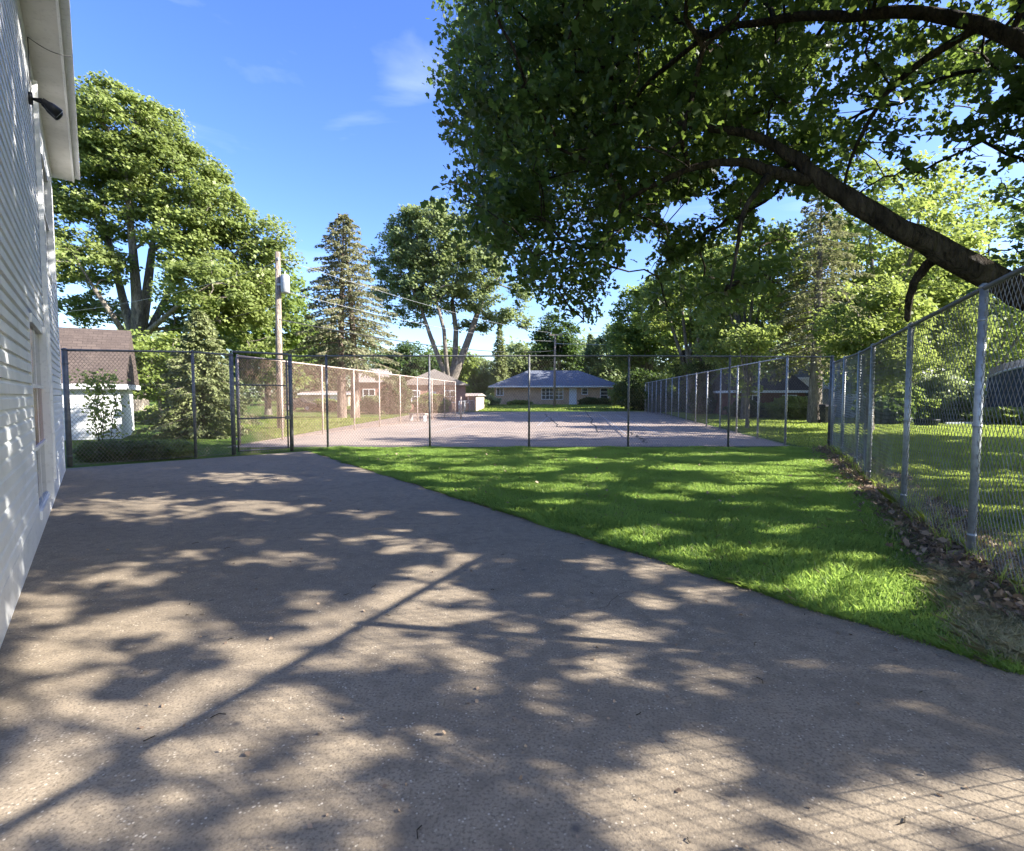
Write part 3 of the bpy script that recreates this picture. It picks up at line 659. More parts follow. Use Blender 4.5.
def conifer(name, label, base, h, rad, z0, seed, nbr, per, lm, bm, r, size, droop=.25, power=.9, thin=1.0, cat='conifer', trunks=((0, 0),), group=None):
    rng = np.random.default_rng(seed); root = thing(name, label, cat, base, 0, group)
    m = MB(); C = []; D = []
    for tx, ty in trunks: m.tube([(tx, ty, -.2), (tx, ty, h*.3), (tx*.6, ty*.6, h*.65), (0, 0, h*.985)], [r*1.2, r*.85, r*.5, .02], 8, False)
    for b in range(nbr):
        t = (b+rng.uniform(0, 1))/nbr; t = t**.85; z = z0+(h-z0)*t
        L = rad*((1-t)**power+.04)*rng.uniform(.7, 1.12)
        if t < .12: L *= .75+t*2
        a = b*2.39996+rng.uniform(-.3, .3); dx, dy = math.cos(a), math.sin(a)
        s = np.linspace(0, 1, 6); up_ = .12*L*(t-.25); px_ = s*L; pz = z+up_*s*2-droop*L*s*s+.12*L*np.maximum(0, s-.7)**2*8*.3
        m.tube([(dx*x, dy*x, zz) for x, zz in zip(px_, pz)], [max(.012, .022*L/1.5*(1-.8*q)) for q in s], 4, False)
        nn = int(per*max(.25, L/rad)*rng.uniform(.8, 1.2)); q = rng.uniform(.12, 1.0, nn)**.8
        X = np.interp(q, s, px_); Z = np.interp(q, s, pz); side = rng.normal(size=nn)*.17*L*(1.12-q)+rng.normal(size=nn)*.05
        C.append(np.stack([dx*X-dy*side, dy*X+dx*side, Z-np.abs(rng.normal(size=nn))*size*.5-np.abs(side)*.15], 1))
        sg = np.sign(side)[:, None]*.6; D.append(np.array([[dx, dy, -.3]])+sg*np.array([[-dy, dx, 0]]))
    m.build('trunk', bm, root, True)
    leaves('crown', np.concatenate(C), size, lm, root, rng, 'needle', up=.8, dirs=np.concatenate(D), width=1.5)
    return root

# --- the spreading tree over the driveway (trunk just right of the picture)
LIT = [(330,655,60,14),(420,615,40,16),(180,705,60,16),(290,720,40,14),(640,535,40,6),(700,520,60,5),(540,515,50,5),(470,490,60,5),(850,490,40,5),(760,590,40,8),(380,470,50,4),(450,480,60,4),(520,470,40,4),(610,480,50,4),(560,490,40,5),(690,470,50,4),(780,480,40,5),(650,500,50,5),(720,510,40,6),(780,530,40,7),(690,555,40,7),(840,560,35,8),(630,540,40,6),(800,580,40,8),(850,610,40,9),(250,478,62,7),(135,509,80,12),(260,506,60,8),(365,515,30,5),(435,515,25,4),(400,545,52,7),(280,561,52,9),(105,577,56,10),(45,605,40,10),(125,625,95,22),(250,615,42,8),(310,602,30,9),
 (425,592,45,11),(370,625,50,17),(250,660,45,17),(50,690,80,48),(135,700,50,20),(425,655,48,13),(300,705,68,18),(210,745,75,26),(60,810,120,42),(340,770,75,26),(445,782,40,17),(300,835,70,18),
 (602,637,42,10),(587,675,50,10),(754,670,33,13),(627,570,60,8),(682,597,58,9),(542,592,30,7),(640,755,90,24),(740,785,110,24),(900,810,150,48),(985,770,60,30),(620,815,70,40),
 (572,505,62,8),(752,472,55,5),(530,488,34,4),(727,547,32,7),(757,557,36,6),(892,582,28,9),(690,490,60,5),(480,470,60,4),(600,462,60,3),(430,462,50,3),(820,515,40,7),(800,465,30,4),(640,520,40,5),(880,600,30,10),(400,455,60,2),(700,456,80,2),(1000,482,70,10),(940,476,45,6),(1000,545,40,12),(905,470,30,4),(930,520,20,6),(1000,510,40,7),
 (380,434,120,4),(520,435,120,4),(650,434,90,4),(740,437,40,2)]
LITA = np.array(LIT, float)
def ripple(x, y, seed, lo, hi, n=9):
    """smooth irregular field, about -1 to 1"""
    r_ = np.random.default_rng(seed); f = np.zeros(np.shape(x))
    for k in range(n):
        a = r_.uniform(0, 6.28); w = 6.28/r_.uniform(lo, hi); f = f+np.sin(w*(x*math.cos(a)+y*math.sin(a))+r_.uniform(0, 6.28))
    return f/math.sqrt(n)
def sunlit_gap(C, rng, soft=.38):
    """True for leaves standing on the sun's way to one of the sunlit patches of the ground or of the house wall"""
    s = np.array(SUN); Gd = C-s[None, :]*(C[:, 2:3]/s[2]); gx, gy = Gd[:, 0], Gd[:, 1]
    wob = ripple(gx, gy, 3, .22, .9); wx = ripple(gx, gy, 4, .5, 1.6)*.10; wy = ripple(gx, gy, 5, .4, 1.4)*.13
    Gw = Gd.copy(); Gw[:, 0] += wx; Gw[:, 1] += wy
    px, py, d = proj(Gw); hit = np.zeros(len(C), bool)
    j = 1.05+.55*wob+rng.uniform(-soft, soft*.3, len(C))
    for cx, cy, a, b in LITA: hit |= (((px-cx)/(a*1.12))**2+((py-cy)/(b*1.15))**2 < j) & (d > .3)
    small = ripple(gx*1.0, gy*1.0, 8, .35, 1.3)+.5*ripple(gx, gy, 9, 1.5, 4); hit |= small+rng.uniform(-.25, .1, len(C)) > 1.42
    # the strip of ground round the shadow of the fence's top rail
    sx_, sy_ = RA.x-s[0]/s[2]*2.75, RA.y-s[1]/s[2]*2.75; off = (gx-sx_)*rdn.y-(gy-sy_)*rdn.x
    hit |= (np.abs(off) < .28+.16*wob) & (gy > 1.2) & (gy < 5.2) & (ripple(gx, gy, 15, .6, 1.8)+rng.uniform(-.2, .2, len(C)) > -.55)
    # house wall
    wn_ = np.array(WN); dn_ = (C-np.array(WC)) @ wn_; k = dn_/(s @ wn_); H = C-s[None, :]*k[:, None]; t = (H-np.array(WC)) @ np.array(WD); z = H[:, 2]
    u = t*1.0+z*.22; f_ = ripple(u*1.0, z*.18, 12, .35, 1.1)+.35*ripple(u, z, 13, .15, .4)
    hit |= (dn_ > 0) & (z > 0) & (z < 7) & (t > -.5) & (t < 12) & (f_+rng.uniform(-.2, .1, len(C)) > 1.0)
    return hit & (rng.uniform(size=len(C)) < .985)
CANOPY = [(436,-900),(430,20),(438,45),(426,65),(440,92),(457,112),(442,140),(452,165),(436,200),(432,232),(456,250),(490,262),(505,256),(520,285),(545,300),(556,328),(584,336),(600,318),(612,268),(622,236),(650,232),(656,268),(650,325),(680,336),(692,300),(718,306),(740,300),(780,290),(800,250),(832,222),(870,196),(905,186),(955,180),(962,228),(1000,262),(1024,258),(1300,258),(1300,-900)]
HOLES = [(676,212,20,13),(636,246,14,10),(905,235,60,25),(965,205,28,22),(1005,225,22,20),(815,28,14,10),(902,60,10,8),(1000,90,14,12),(930,150,25,14),(985,150,12,12),(790,210,40,18),(850,110,16,12),(880,160,18,10),(960,110,12,14),(700,205,14,8),(500,30,5,5),(585,235,5,4)]
def canopy_ok(C, rng, jit=10):
    px, py, d = proj(C); n = len(C); jx = px+rng.normal(size=n)*jit+14*ripple(C[:, 1]*1.3+C[:, 0], C[:, 2]*1.5, 51, .5, 2.0); jy = py+rng.normal(size=n)*jit+14*ripple(C[:, 0]*1.5+C[:, 2]*.3, C[:, 1], 52, .5, 2.0)
    infr = (d > .2) & (px > -60) & (px < 1084) & (py > -40) & (py < 900)
    ok = in_poly(jx, jy, CANOPY)
    for cx, cy, a, b in HOLES: ok &= ~(((px-cx)/a)**2+((py-cy)/b)**2 < rng.uniform(.5, 1.1, n))
    return ~infr | ok
def main_tree():
    rng = np.random.default_rng(21); tb = Vector((7.5, 6.2, 0)); fk = Vector((7.35, 6.25, 2.35))
    def pl(L): return [(tuple(P(a, b, c)), r_) for a, b, c, r_ in L]
    trunk = [(tuple(tb+Vector((0, 0, -.2))), .46), (tuple(tb+Vector((0, 0, .5))), .38), (tuple(tb+Vector((-.05, 0, 1.5))), .35), (tuple(fk), .33)]
    A = [(tuple(fk), .33)]+pl([(1050,305,6.3,.26),(996,280,6.35,.225),(940,250,6.45,.205),(888,223,6.55,.18),(832,188,6.75,.15),(804,165,6.9,.12),(772,144,7.1,.09),(740,132,7.3,.075),(700,128,7.6,.06),(655,118,8.0,.045),(610,125,8.4,.03)])
    A2 = [A[6]]+pl([(808,180,6.9,.085),(772,171,7.0,.075),(740,162,7.1,.06),(700,166,7.2,.05),(656,184,7.4,.038),(620,205,7.6,.025)])
    A3 = [A2[2]]+pl([(758,190,6.9,.04),(744,212,6.8,.033),(737,248,6.7,.025),(730,290,6.6,.015)])
    A4 = [A[3]]+pl([(936,256,6.6,.085),(917,278,6.8,.075),(909,300,6.95,.065),(908,322,7.1,.05)])
    B = [(tuple(fk), .33)]+pl([(1160,170,6.2,.26),(1090,85,6.2,.17),(1024,44,6.35,.135),(980,25,6.6,.125),(940,16,6.8,.115),(900,12,7.0,.105),(860,16,7.2,.095),(804,16,7.5,.085),(764,22,7.8,.075),(720,30,8.0,.065),(680,56,8.2,.055),(640,92,8.5,.045),(628,124,8.7,.035),(598,172,8.9,.022)])
    B2 = [B[4]]+pl([(964,36,6.7,.05),(924,60,6.9,.045),(892,88,7.0,.036),(872,116,7.1,.03),(852,156,7.1,.022),(844,184,7.2,.012)])
    Cc = [(tuple(fk), .33), ((7.8, 5.6, 4.2), .24), ((8.4, 4.6, 6.4), .17), ((8.6, 3.2, 8.6), .1), ((8.4, 2.0, 10.4), .05)]
    Dd = [(tuple(fk), .33), ((7.9, 7.2, 4.6), .22), ((8.2, 8.4, 7.2), .15), ((8.0, 9.4, 9.6), .09), ((7.6, 10.2, 11.5), .05)]
    E2 = [(tuple(fk), .33), ((9.2, 6.0, 3.9), .2), ((11.4, 5.2, 5.6), .13), ((13.4, 4.4, 6.9), .07)]
    E3 = [Cc[2], ((6.2, 2.6, 7.4), .11), ((4.0, 1.2, 8.2), .07), ((2.2, .4, 8.6), .04)]
    rj = np.random.default_rng(77)
    def knobbly(st):
        pts = np.array([p for p, r_ in st]); rad = np.array([r_ for p, r_ in st]); out = []
        for i in range(len(pts)-1):
            p0, p1, p2, p3 = pts[max(i-1, 0)], pts[i], pts[i+1], pts[min(i+2, len(pts)-1)]
            for f_ in (0, .25, .5, .75):
                q = .5*((2*p1)+(-p0+p2)*f_+(2*p0-5*p1+4*p2-p3)*f_**2+(-p0+3*p1-3*p2+p3)*f_**3); r_ = rad[i]+(rad[i+1]-rad[i])*f_
                k_ = 0 if (f_ == 0) else 1
                out.append((tuple(q+k_*rj.normal(size=3)*r_*.10), r_*(1+k_*rj.uniform(-.09, .12))))
        out.append((tuple(pts[-1]), rad[-1])); return out
    thin = lambda L, f_: [L[0]]+[(p, r_*f_) for p, r_ in L[1:]]
    A = thin(A, .74); A2 = [A[6]]+A2[1:]; A4 = [A[3]]+thin(A4, .72)[1:]; B = thin(B, .70); B2 = [B[4]]+B2[1:]
    keys = dict(A=A, A2=A2, A3=A3, A4=A4, B=B, B2=B2)
    stems = [trunk]+[knobbly(x) for x in (A, A2, A3, A4, B, B2, Cc, Dd, E2, E3)]
    blobs = [(6.2, 6.8, 8.2, 7.6, 7.4, 4.6), (3.0, 8.4, 5.6, 4.6, 4.4, 3.2), (1.6, 9.4, 5.2, 3.2, 3.2, 3.0), (.9, 9.0, 3.9, 1.7, 1.8, 1.7), (2.0, 13.6, 9.2, 3.8, 3.4, 3.0), (-.6, 14.0, 9.6, 2.4, 2.2, 2.4), (3.5, 12.6, 10.5, 3.5, 3.2, 2.4), (2.7, 9.0, 3.7, 1.2, 1.2, 1.3), (4.3, 8.6, 3.9, 1.0, 1.0, .9), (9.5, 3.4, 7.2, 6.5, 5.5, 4.2)]
    cand = blob_points(blobs, 13000, rng, .35); cand = cand[(cand[:, 2] > 2.4)]
    px, py, d = proj(cand); cand = cand[~((px > 380) & (px < 1084) & (py > -30) & (py < 851) & (d > 0) & (d < 6.3))]
    cand = cand[canopy_ok(cand, rng, 3)]; cand = cand[np.linalg.norm(cand-np.array([0, 0, EYE]), axis=1) > 4.2]
    px, py, d = proj(cand); right = (px > 690) & (px < 1084) & (py > 0); cand = cand[~right | (rng.uniform(size=len(cand)) < np.where(px > 800, .62, 1.0))]
    sel = cand[rng.permutation(len(cand))[:2500]]
    root = thing('spreading_tree', 'large dark-leaved tree whose mossy limb arches over the right fence and lawn', 'tree', tb)
    pos, par, fix, tips = grow(stems, sel, rng, .05, .06)
    pos = pos.copy(); o = np.array(tb)
    branches('trunk', pos-o, par, fix, tips, MATS['dark_bark'], root, .0075, .42, 8)
    T = pos[tips]; par_ = np.array(par); P0 = pos[par_[tips]]
    nl = 500000; k = rng.integers(0, len(T), nl); f_ = rng.uniform(-.1, 1.15, nl)[:, None]
    ctr = P0[k]+(T[k]-P0[k])*f_
    C = ctr+rng.normal(size=(nl, 3))*np.array([.24, .24, .17])
    C = C[canopy_ok(C, rng, 9)]
    f3 = np.zeros(len(C)); r3_ = np.random.default_rng(41)          # sprays: leaves bunch along the twigs and leave air between
    for q_ in range(10):
        w_ = r3_.normal(size=3); w_ *= 6.28/r3_.uniform(.55, 1.7)/np.linalg.norm(w_); f3 += np.sin(C @ w_+r3_.uniform(0, 6.28))
    C = C[f3/math.sqrt(10)+rng.uniform(-.25, .25, len(C)) > -.36]
    gap = sunlit_gap(C, rng); C = C[~gap]
    px, py, d = proj(C)                      # the heavy limbs carry few leaves close below and before them
    for limb in (A[1:9], A2[1:5], B[2:13], A3[1:], A4[1:]):
        L = np.array([p for p, r_ in limb]); rr_ = np.array([r_ for p, r_ in limb]); lx, ly, ld = proj(L)
        for i in range(len(L)-1):
            ex, ey = lx[i+1]-lx[i], ly[i+1]-ly[i]; t = np.clip(((px-lx[i])*ex+(py-ly[i])*ey)/(ex*ex+ey*ey), 0, 1)
            q = np.hypot(px-lx[i]-t*ex, py-ly[i]-t*ey); w_ = F*(rr_[i]+.09)/ld[i]
            near = (q < w_) & (d < ld[i]+.3) & (d > .2) & (rng.uniform(size=len(C)) < .70); keep = ~near
            C, px, py, d = C[keep], px[keep], py[keep], d[keep]
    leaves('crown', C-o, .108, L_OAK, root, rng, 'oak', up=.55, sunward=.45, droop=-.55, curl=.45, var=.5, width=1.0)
main_tree()
# --- second shade tree outside the right edge
def rtree(name, label, base, h, cr, z0, seed, ntip, nleaf, size, lm, bm, r, carve=False, view=False, clump=.8, lean=(0, 0), nb=5, up=.9, flat=.6):
    rng = random.Random(seed); B = Vector(base)
    hh = h*.55; stems = [[((0, 0, -.2), r*1.3), ((0, 0, .4), r), ((lean[0]*.3, lean[1]*.3, z0*.6), r*.9), ((lean[0]*.5, lean[1]*.5, z0*.95), r*.85)]]
    for k in range(nb):
        a = k*2*math.pi/nb+rng.uniform(-.5, .5); q = rng.uniform(.2, .5)*cr
        stems.append([stems[0][-1], ((lean[0]*.6+math.cos(a)*q*.4, lean[1]*.6+math.sin(a)*q*.4, z0+(h-z0)*.25), r*.5), ((lean[0]+math.cos(a)*q*.85, lean[1]+math.sin(a)*q*.85, z0+(h-z0)*.5), r*.33), ((lean[0]+math.cos(a)*q*1.1, lean[1]+math.sin(a)*q*1.1, z0+(h-z0)*.72), r*.16)])
    cz = z0+(h-z0)*.5; blobs = [(lean[0], lean[1], cz, cr*.82, cr*.82, (h-z0)*.5)]
    for k in range(nb+2):
        a = rng.uniform(0, 6.28); q = cr*rng.uniform(.45, .7); zz = cz+(h-z0)*rng.uniform(-.33, .22)
        blobs.append((lean[0]+math.cos(a)*q, lean[1]+math.sin(a)*q, zz, cr*.42, cr*.42, (h-z0)*rng.uniform(.16, .26)))
    return tree(name, label, B, stems, blobs, seed, ntip, nleaf, size, lm, bm, .014, clump, up=up, flat=flat, carve=carve)
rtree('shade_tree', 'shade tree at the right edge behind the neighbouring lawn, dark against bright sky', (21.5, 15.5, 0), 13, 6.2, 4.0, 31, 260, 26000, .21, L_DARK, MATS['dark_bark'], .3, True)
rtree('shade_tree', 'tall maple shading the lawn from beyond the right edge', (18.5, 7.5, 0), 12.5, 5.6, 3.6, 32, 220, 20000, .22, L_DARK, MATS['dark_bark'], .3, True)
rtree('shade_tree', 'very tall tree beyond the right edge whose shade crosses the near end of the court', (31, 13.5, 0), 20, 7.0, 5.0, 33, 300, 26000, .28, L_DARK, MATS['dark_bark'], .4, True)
# --- left maple, several stems
def left_maple():
    b = Vector((P(139, 415, 33).x, 33, 0)); rng = random.Random(5)
    def s(px, py, dd=0): q = P(px, py, 33+dd); return (q.x-b.x, q.y-b.y, q.z)
    t0 = [((0, 0, -.2), .75), ((0, 0, .8), .58), (s(138, 372), .5), (s(139, 350), .46)]
    st = [t0]
    for L in ([(128,320,0,.26),(116,270,1,.2),(104,220,1,.14),(96,170,2,.07)], [(137,300,-1,.3),(133,250,-1,.22),(128,200,-2,.15),(125,150,-2,.07)], [(146,300,0,.28),(152,250,0,.2),(158,200,1,.14),(165,145,1,.06)],
              [(160,310,1,.2),(180,270,2,.15),(196,240,2,.06)], [(122,330,-2,.16),(95,290,-3,.12),(78,262,-3,.06)], [(150,330,-2,.18),(185,300,-3,.12),(212,284,-4,.05)]):
        st.append([t0[-1]]+[(s(a, c, e), r_) for a, c, e, r_ in L])
    def bl(px, py, dd, rx_, rz2): q = s(px, py, dd); return (q[0], q[1], q[2], rx_, rx_, rz2)
    blobs = [bl(130,140,0,3.6,2.4), bl(100,120,1,2.6,1.6), bl(85,170,0,3.0,2.2), bl(170,180,0,3.2,2.6), bl(205,220,0,2.8,2.2), bl(228,262,0,2.4,2.0), bl(250,300,0,2.2,1.7), bl(258,270,1,1.4,1.4), bl(215,300,-1,2.6,1.7), bl(200,330,1,2.4,1.4), bl(75,230,-1,2.6,1.7), bl(70,290,0,2.2,1.6), bl(100,310,1,1.6,1.1), bl(255,335,1,1.8,1.2), bl(120,105,0,2.0,1.0), bl(80,262,-3,2.2,1.5), bl(212,284,-4,2.2,1.5), bl(275,245,0,1.6,1.4), bl(262,235,0,1.6,1.4), bl(110,200,-1,2.6,2.2), bl(190,245,-1,2.2,1.8), bl(235,285,-1,2.2,1.8)]
    tree('maple_tree', 'tall multi-stemmed green maple rising behind the white shed', b, st, blobs, 51, 900, 115000, .22, L_SUN, MATS['grey_bark'], .02, .82, flat=.5)
left_maple()
# --- conifers
q = G(204, 437); conifer('spruce_tree', 'bushy light green spruce with branches to the ground, left of the gate', q, height_for(q.x, q.y, 311), 2.15, .15, 61, 150, 330, L_SPR, MATS['grey_bark'], .1, .135, .18, .75)
q = Vector((P(347, 415, 37).x, 37, 0)); conifer('pine_tree', 'tall sparse conifer with a pale double trunk behind the left court fence', q, height_for(q.x, 37, 214), 4.3, 3.4, 62, 150, 270, L_PINE, MATS['pine_bark'], .3, .22, .22, .62, trunks=((-.35, 0), (.5, .3)))
q = Vector((P(500, 402, 84).x, 84, .42)); conifer('spruce_tree', 'slender dark green spruce standing just left of the ranch house', q, height_for(q.x, 84, 322)-.42, 2.3, .5, 63, 110, 70, L_SPR, MATS['grey_bark'], .25, .5, .2, .9)
# --- deciduous tree with V trunks behind the far left of the court
def vtree():
    b = Vector((P(449, 402, 66).x, 66, .42))
    def s(px, py, dd=0): q = P(px, py, 66+dd); return (q.x-b.x, q.y-b.y, q.z-.42)
    t0 = [((0, 0, -.3), 1.0), (s(449, 386), .8)]
    st = [t0]+[[t0[-1]]+[(s(a, c, e), r_) for a, c, e, r_ in L] for L in ([(460,362,0,.5),(470,335,0,.42),(482,300,1,.3),(500,275,1,.12)], [(455,360,1,.4),(456,330,1,.34),(452,300,2,.25),(455,260,2,.1)], [(440,362,0,.34),(430,335,-1,.28),(420,305,-1,.18),(408,280,-2,.08)], [(446,360,-2,.28),(444,330,-3,.24),(436,300,-3,.16),(432,255,-3,.07)])]
    def bl(px, py, dd, rx_, rz2): q = s(px, py, dd); return (q[0], q[1], q[2], rx_, rx_, rz2)
    blobs = [bl(430,240,0,5,3.6), bl(410,265,0,4,3), bl(465,270,0,5,3.2), bl(500,300,0,4,2.4), bl(395,290,1,3,2.4), bl(440,300,2,4.5,1.6), bl(425,222,0,3.2,2.2), bl(480,245,2,4,2.6), bl(515,320,0,2.2,1.5), bl(400,240,1,2.6,2.4), bl(405,315,1,3,1.8), bl(388,265,0,2.4,2.2), bl(450,215,1,3.2,2.0), bl(475,320,3,2.6,1.3), bl(430,290,-2,3.4,2.0)]
    tree('maple_tree', 'spreading green tree with a V of pale trunks behind the pinkish court fence', b, st, blobs, 71, 560, 52000, .38, L_BLUE, MATS['grey_bark'], .035, 1.15, flat=.6)
vtree()
BARK = MATS['grey_bark']
# bright young tree between shed and spruce; tree crowns behind
def at(px, d): return (P(px, 400, d).x, d, gz(0, d))
rtree('young_tree', 'bright yellow-green small tree between the shed and the spruce', at(160, 27), 5.0, 2.0, 1.3, 81, 90, 9000, .20, L_LIME, BARK, .1, clump=.6)
rtree('broadleaf_tree', 'dark green tree directly behind the utility pole', at(268, 44), 13.5, 4.2, 2.2, 82, 200, 15000, .36, L_MID, BARK, .3, clump=1.1)
rtree('broadleaf_tree', 'mid green tree between the utility pole and the tall pine', at(315, 66), 10.5, 4.6, 1.5, 83, 160, 11000, .45, L_BLUE, BARK, .3, clump=1.3)
rtree('broadleaf_tree', 'low dark tree behind the pink brick house', at(408, 84), 9.5, 5.5, 1.5, 84, 150, 9000, .5, L_DARK, BARK, .3, clump=1.4)
rtree('broadleaf_tree', 'lime green tree glowing behind the V of pale trunks', at(452, 92), 10.5, 5.0, 1.5, 85, 150, 9000, .5, L_LIME, BARK, .3, clump=1.4)
rtree('broadleaf_tree', 'rounded light green tree between the V trunks and the slender spruce', at(478, 100), 8.5, 5.0, 1.0, 86, 140, 8000, .5, L_BLUE, BARK, .3, clump=1.4)
rtree('broadleaf_tree', 'dark tree rising behind the middle of the ranch house roof', at(556, 92), 15.5, 5.2, 3.0, 87, 180, 12000, .5, L_DARK, BARK, .35, clump=1.3)
rtree('broadleaf_tree', 'dull green tree behind the right end of the ranch house', at(612, 96), 14, 7, 1.5, 88, 220, 14000, .55, L_BLUE, BARK, .35, clump=1.6)
conifer('spruce_tree', 'dark pointed spruce behind the right half of the ranch house', at(590, 100), 13, 3.6, 1, 89, 110, 80, L_SPR, BARK, .25, .6, .2, .9)
rtree('broadleaf_tree', 'light green tree behind the left end of the ranch house', at(520, 104), 11.5, 5, 1, 90, 150, 9000, .55, L_BLUE, BARK, .3, clump=1.5)
# right row along the court
rtree('broadleaf_tree', 'green tree right of the ranch house at the far court corner', at(648, 62), 15, 5.2, 2.6, 91, 230, 18000, .40, L_MID, BARK, .35, clump=1.1)
rtree('broadleaf_tree', 'bright green tree hanging over the far part of the right court fence', at(690, 48), 16, 5.0, 2.4, 92, 230, 18000, .34, L_LIME, BARK, .32, clump=1.0)
rtree('broadleaf_tree', 'sunlit yellow-green tree in front of the dark brick house', at(745, 35), 13, 4.2, 3.0, 93, 220, 17000, .27, L_LIME, BARK, .26, clump=.85)
rtree('young_tree', 'young lime green tree with sprays hanging over the right court fence', at(748, 25.5), 5.6, 1.3, 1.6, 100, 60, 3200, .17, L_LIME, BARK, .09, clump=.55)
rtree('broadleaf_tree', 'dense dark green tree behind the bright trees right of the court', at(725, 66), 19, 7, 3.0, 94, 260, 20000, .40, L_MID, BARK, .4, clump=1.4)
conifer('pine_tree', 'big grey-green conifer with a thick trunk right of the court', at(815, 31), 13.5, 3.8, 3.0, 95, 120, 190, L_PINE, MATS['grey_bark'], .36, .20, .28, .55)
rtree('broadleaf_tree', 'tall green tree behind the grey-green conifer', at(865, 44), 16, 6.0, 3.0, 96, 200, 12000, .36, L_MID, BARK, .36, clump=1.2)
rtree('broadleaf_tree', 'light green tree filling the gap under the mossy limb', at(910, 36), 11.5, 4.6, 2.0, 97, 220, 18000, .25, L_SUN, BARK, .28, clump=.9)
rtree('broadleaf_tree', 'green tree behind the dark covered enclosure', at(985, 42), 11, 5.5, 1.6, 98, 220, 17000, .25, L_MID, BARK, .28, clump=.95)
rtree('broadleaf_tree', 'tall pale green tree rising behind the mossy limb', at(880, 38), 19, 6.5, 4.0, 101, 260, 19000, .30, L_LIME, BARK, .36, clump=1.1)
rtree('broadleaf_tree', 'tall bright tree at the right edge above the dark covered enclosure', at(985, 50), 21, 8.0, 3.5, 102, 260, 19000, .32, L_SUN, BARK, .36, clump=1.2)
rtree('broadleaf_tree', 'sunlit yellow-green tree close behind the right fence, low under the limb', at(870, 24), 7.0, 2.6, 1.6, 103, 150, 10000, .2, L_LIME, BARK, .2, clump=.7)
rtree('broadleaf_tree', 'loose green tree above the long white building', at(925, 52), 15.5, 6.5, 2.5, 99, 220, 16000, .4, L_SUN, BARK, .36, clump=1.3)
# dark trunks right of the court
for px, d_, r_, lab in ((683, 50, .4, 'dark ivy-covered trunk close outside the right court fence'), (702, 46, .5, 'broad brown ivy-wrapped trunk beside the right court fence')):
    b = at(px, d_); rng = np.random.default_rng(int(px)); root = thing('ivy_trunk', lab, 'tree', b)
    MB().tube([(0, 0, -.2), (.05, 0, 1.5), (0, .1, 3.5), (.1, .1, 6)], [r_, r_*.8, r_*.75, r_*.6], 10).build('trunk', MATS['dark_bark'], root, True)
    n = 5000; a = rng.uniform(0, 6.28, n); z = rng.uniform(0, 4.6, n); rr3 = r_*(1.5+.5*np.sin(z*2+a*2))*rng.uniform(.7, 1.15, n)
    leaves('ivy', np.stack([np.cos(a)*rr3, np.sin(a)*rr3, z], 1), .22, L_DARK, root, rng, 'kite', up=.2)
# far wood
def woods():
    rng = np.random.default_rng(7); n = 46000; ang = rng.uniform(R(-50), R(52), n); d_ = rng.uniform(118, 150, n)
    hh = 12.0+3.0*np.sin(ang*17)+2.2*np.sin(ang*41+1)+1.3*np.sin(ang*93+2); z = .3+hh*rng.uniform(0, 1, n)**.8
    d_ = d_+3*np.sin(ang*60+z*.5)
    C = np.stack([np.sin(ang)*d_, np.cos(ang)*d_, z], 1)
    o = leaves('distant_woods', C, 1.05, L_BLUE, None, rng, 'kite', up=.6); tag(o, kind='stuff')
woods()
# shrubs
def shrub(name, label, base, rx_, ry_, h, seed, n, size, lm, cat='shrub'):
    rng = np.random.default_rng(seed); root = thing(name, label, cat, base)
    m = MB(); tips = []
    for k in range(14):
        a = rng.uniform(0, 6.28); q = rng.uniform(.2, .85); t = (math.cos(a)*rx_*q, math.sin(a)*ry_*q, h*rng.uniform(.55, .95)); tips.append(t)
        m.tube([(t[0]*.1, t[1]*.1, -.05), (t[0]*.6, t[1]*.6, t[2]*.5), t], [.02, .014, .006], 4, False)
    m.build('stems', MATS['dark_bark'], root, True)
    v = rng.normal(size=(n, 3)); v /= np.linalg.norm(v, axis=1)[:, None]; r_ = rng.uniform(.35, 1, n)[:, None]**.5
    r_ = r_*(1+.16*np.sin(v[:, :1]*7+seed)*np.cos(v[:, 1:2]*6)+.1*np.sin(v[:, 2:]*9))
    C = v*r_*np.array([rx_, ry_, h*.55])+np.array([0, 0, h*.48]); C = C[C[:, 2] > .02]
    leaves('foliage', C, size, lm, root, rng, 'kite', up=.6)
    return root
for px, py, rx_, h_, s_, lm, lab in ((92, 463, .75, .46, 1, L_DARK, 'dark low shrub nearest the house corner at the foot of the shed'), (122, 462, .8, .44, 2, L_DARK, 'dark low shrub in the middle of the bed below the shed vine'), (155, 460, .7, .42, 3, L_MID, 'lower green shrub at the right end of the shed bed')):
    b = G(px, py); b.y += .5; shrub('shrub', lab, b, rx_, .5, h_, s_, 4200, .09, lm)
# vine on the shed wall
def vine():
    b = Vector((P(103, 445, SD-1.35).x, SD-1.35, 0)); rng = np.random.default_rng(4); root = thing('climbing_vine', 'leafy vine climbing the white shed wall up to the eave', 'vine', b)
    m = MB(); C = []
    for k in range(7):
        x = rng.uniform(-.45, .5); top = rng.uniform(1.4, 2.5); pts = [(x*.6, 0, 0)]
        for j in range(1, 7): pts.append((x+.12*math.sin(j*1.7+k), rng.uniform(-.08, .05), top*j/6))
        m.tube(pts, .012, 4, False); A = np.array(pts); i = rng.integers(1, 7, 95); C.append(A[i]+rng.normal(size=(95, 3))*np.array([.16, .10, .16]))
    i = 260; C.append(np.stack([rng.normal(-.25, .5, i), rng.normal(0, .12, i), rng.normal(2.1, .22, i)], 1))
    m.build('stems', MATS['dark_bark'], root, True); leaves('foliage', np.concatenate(C), .12, L_MID, root, rng, 'kite', up=.3, droop=-.5)
vine()
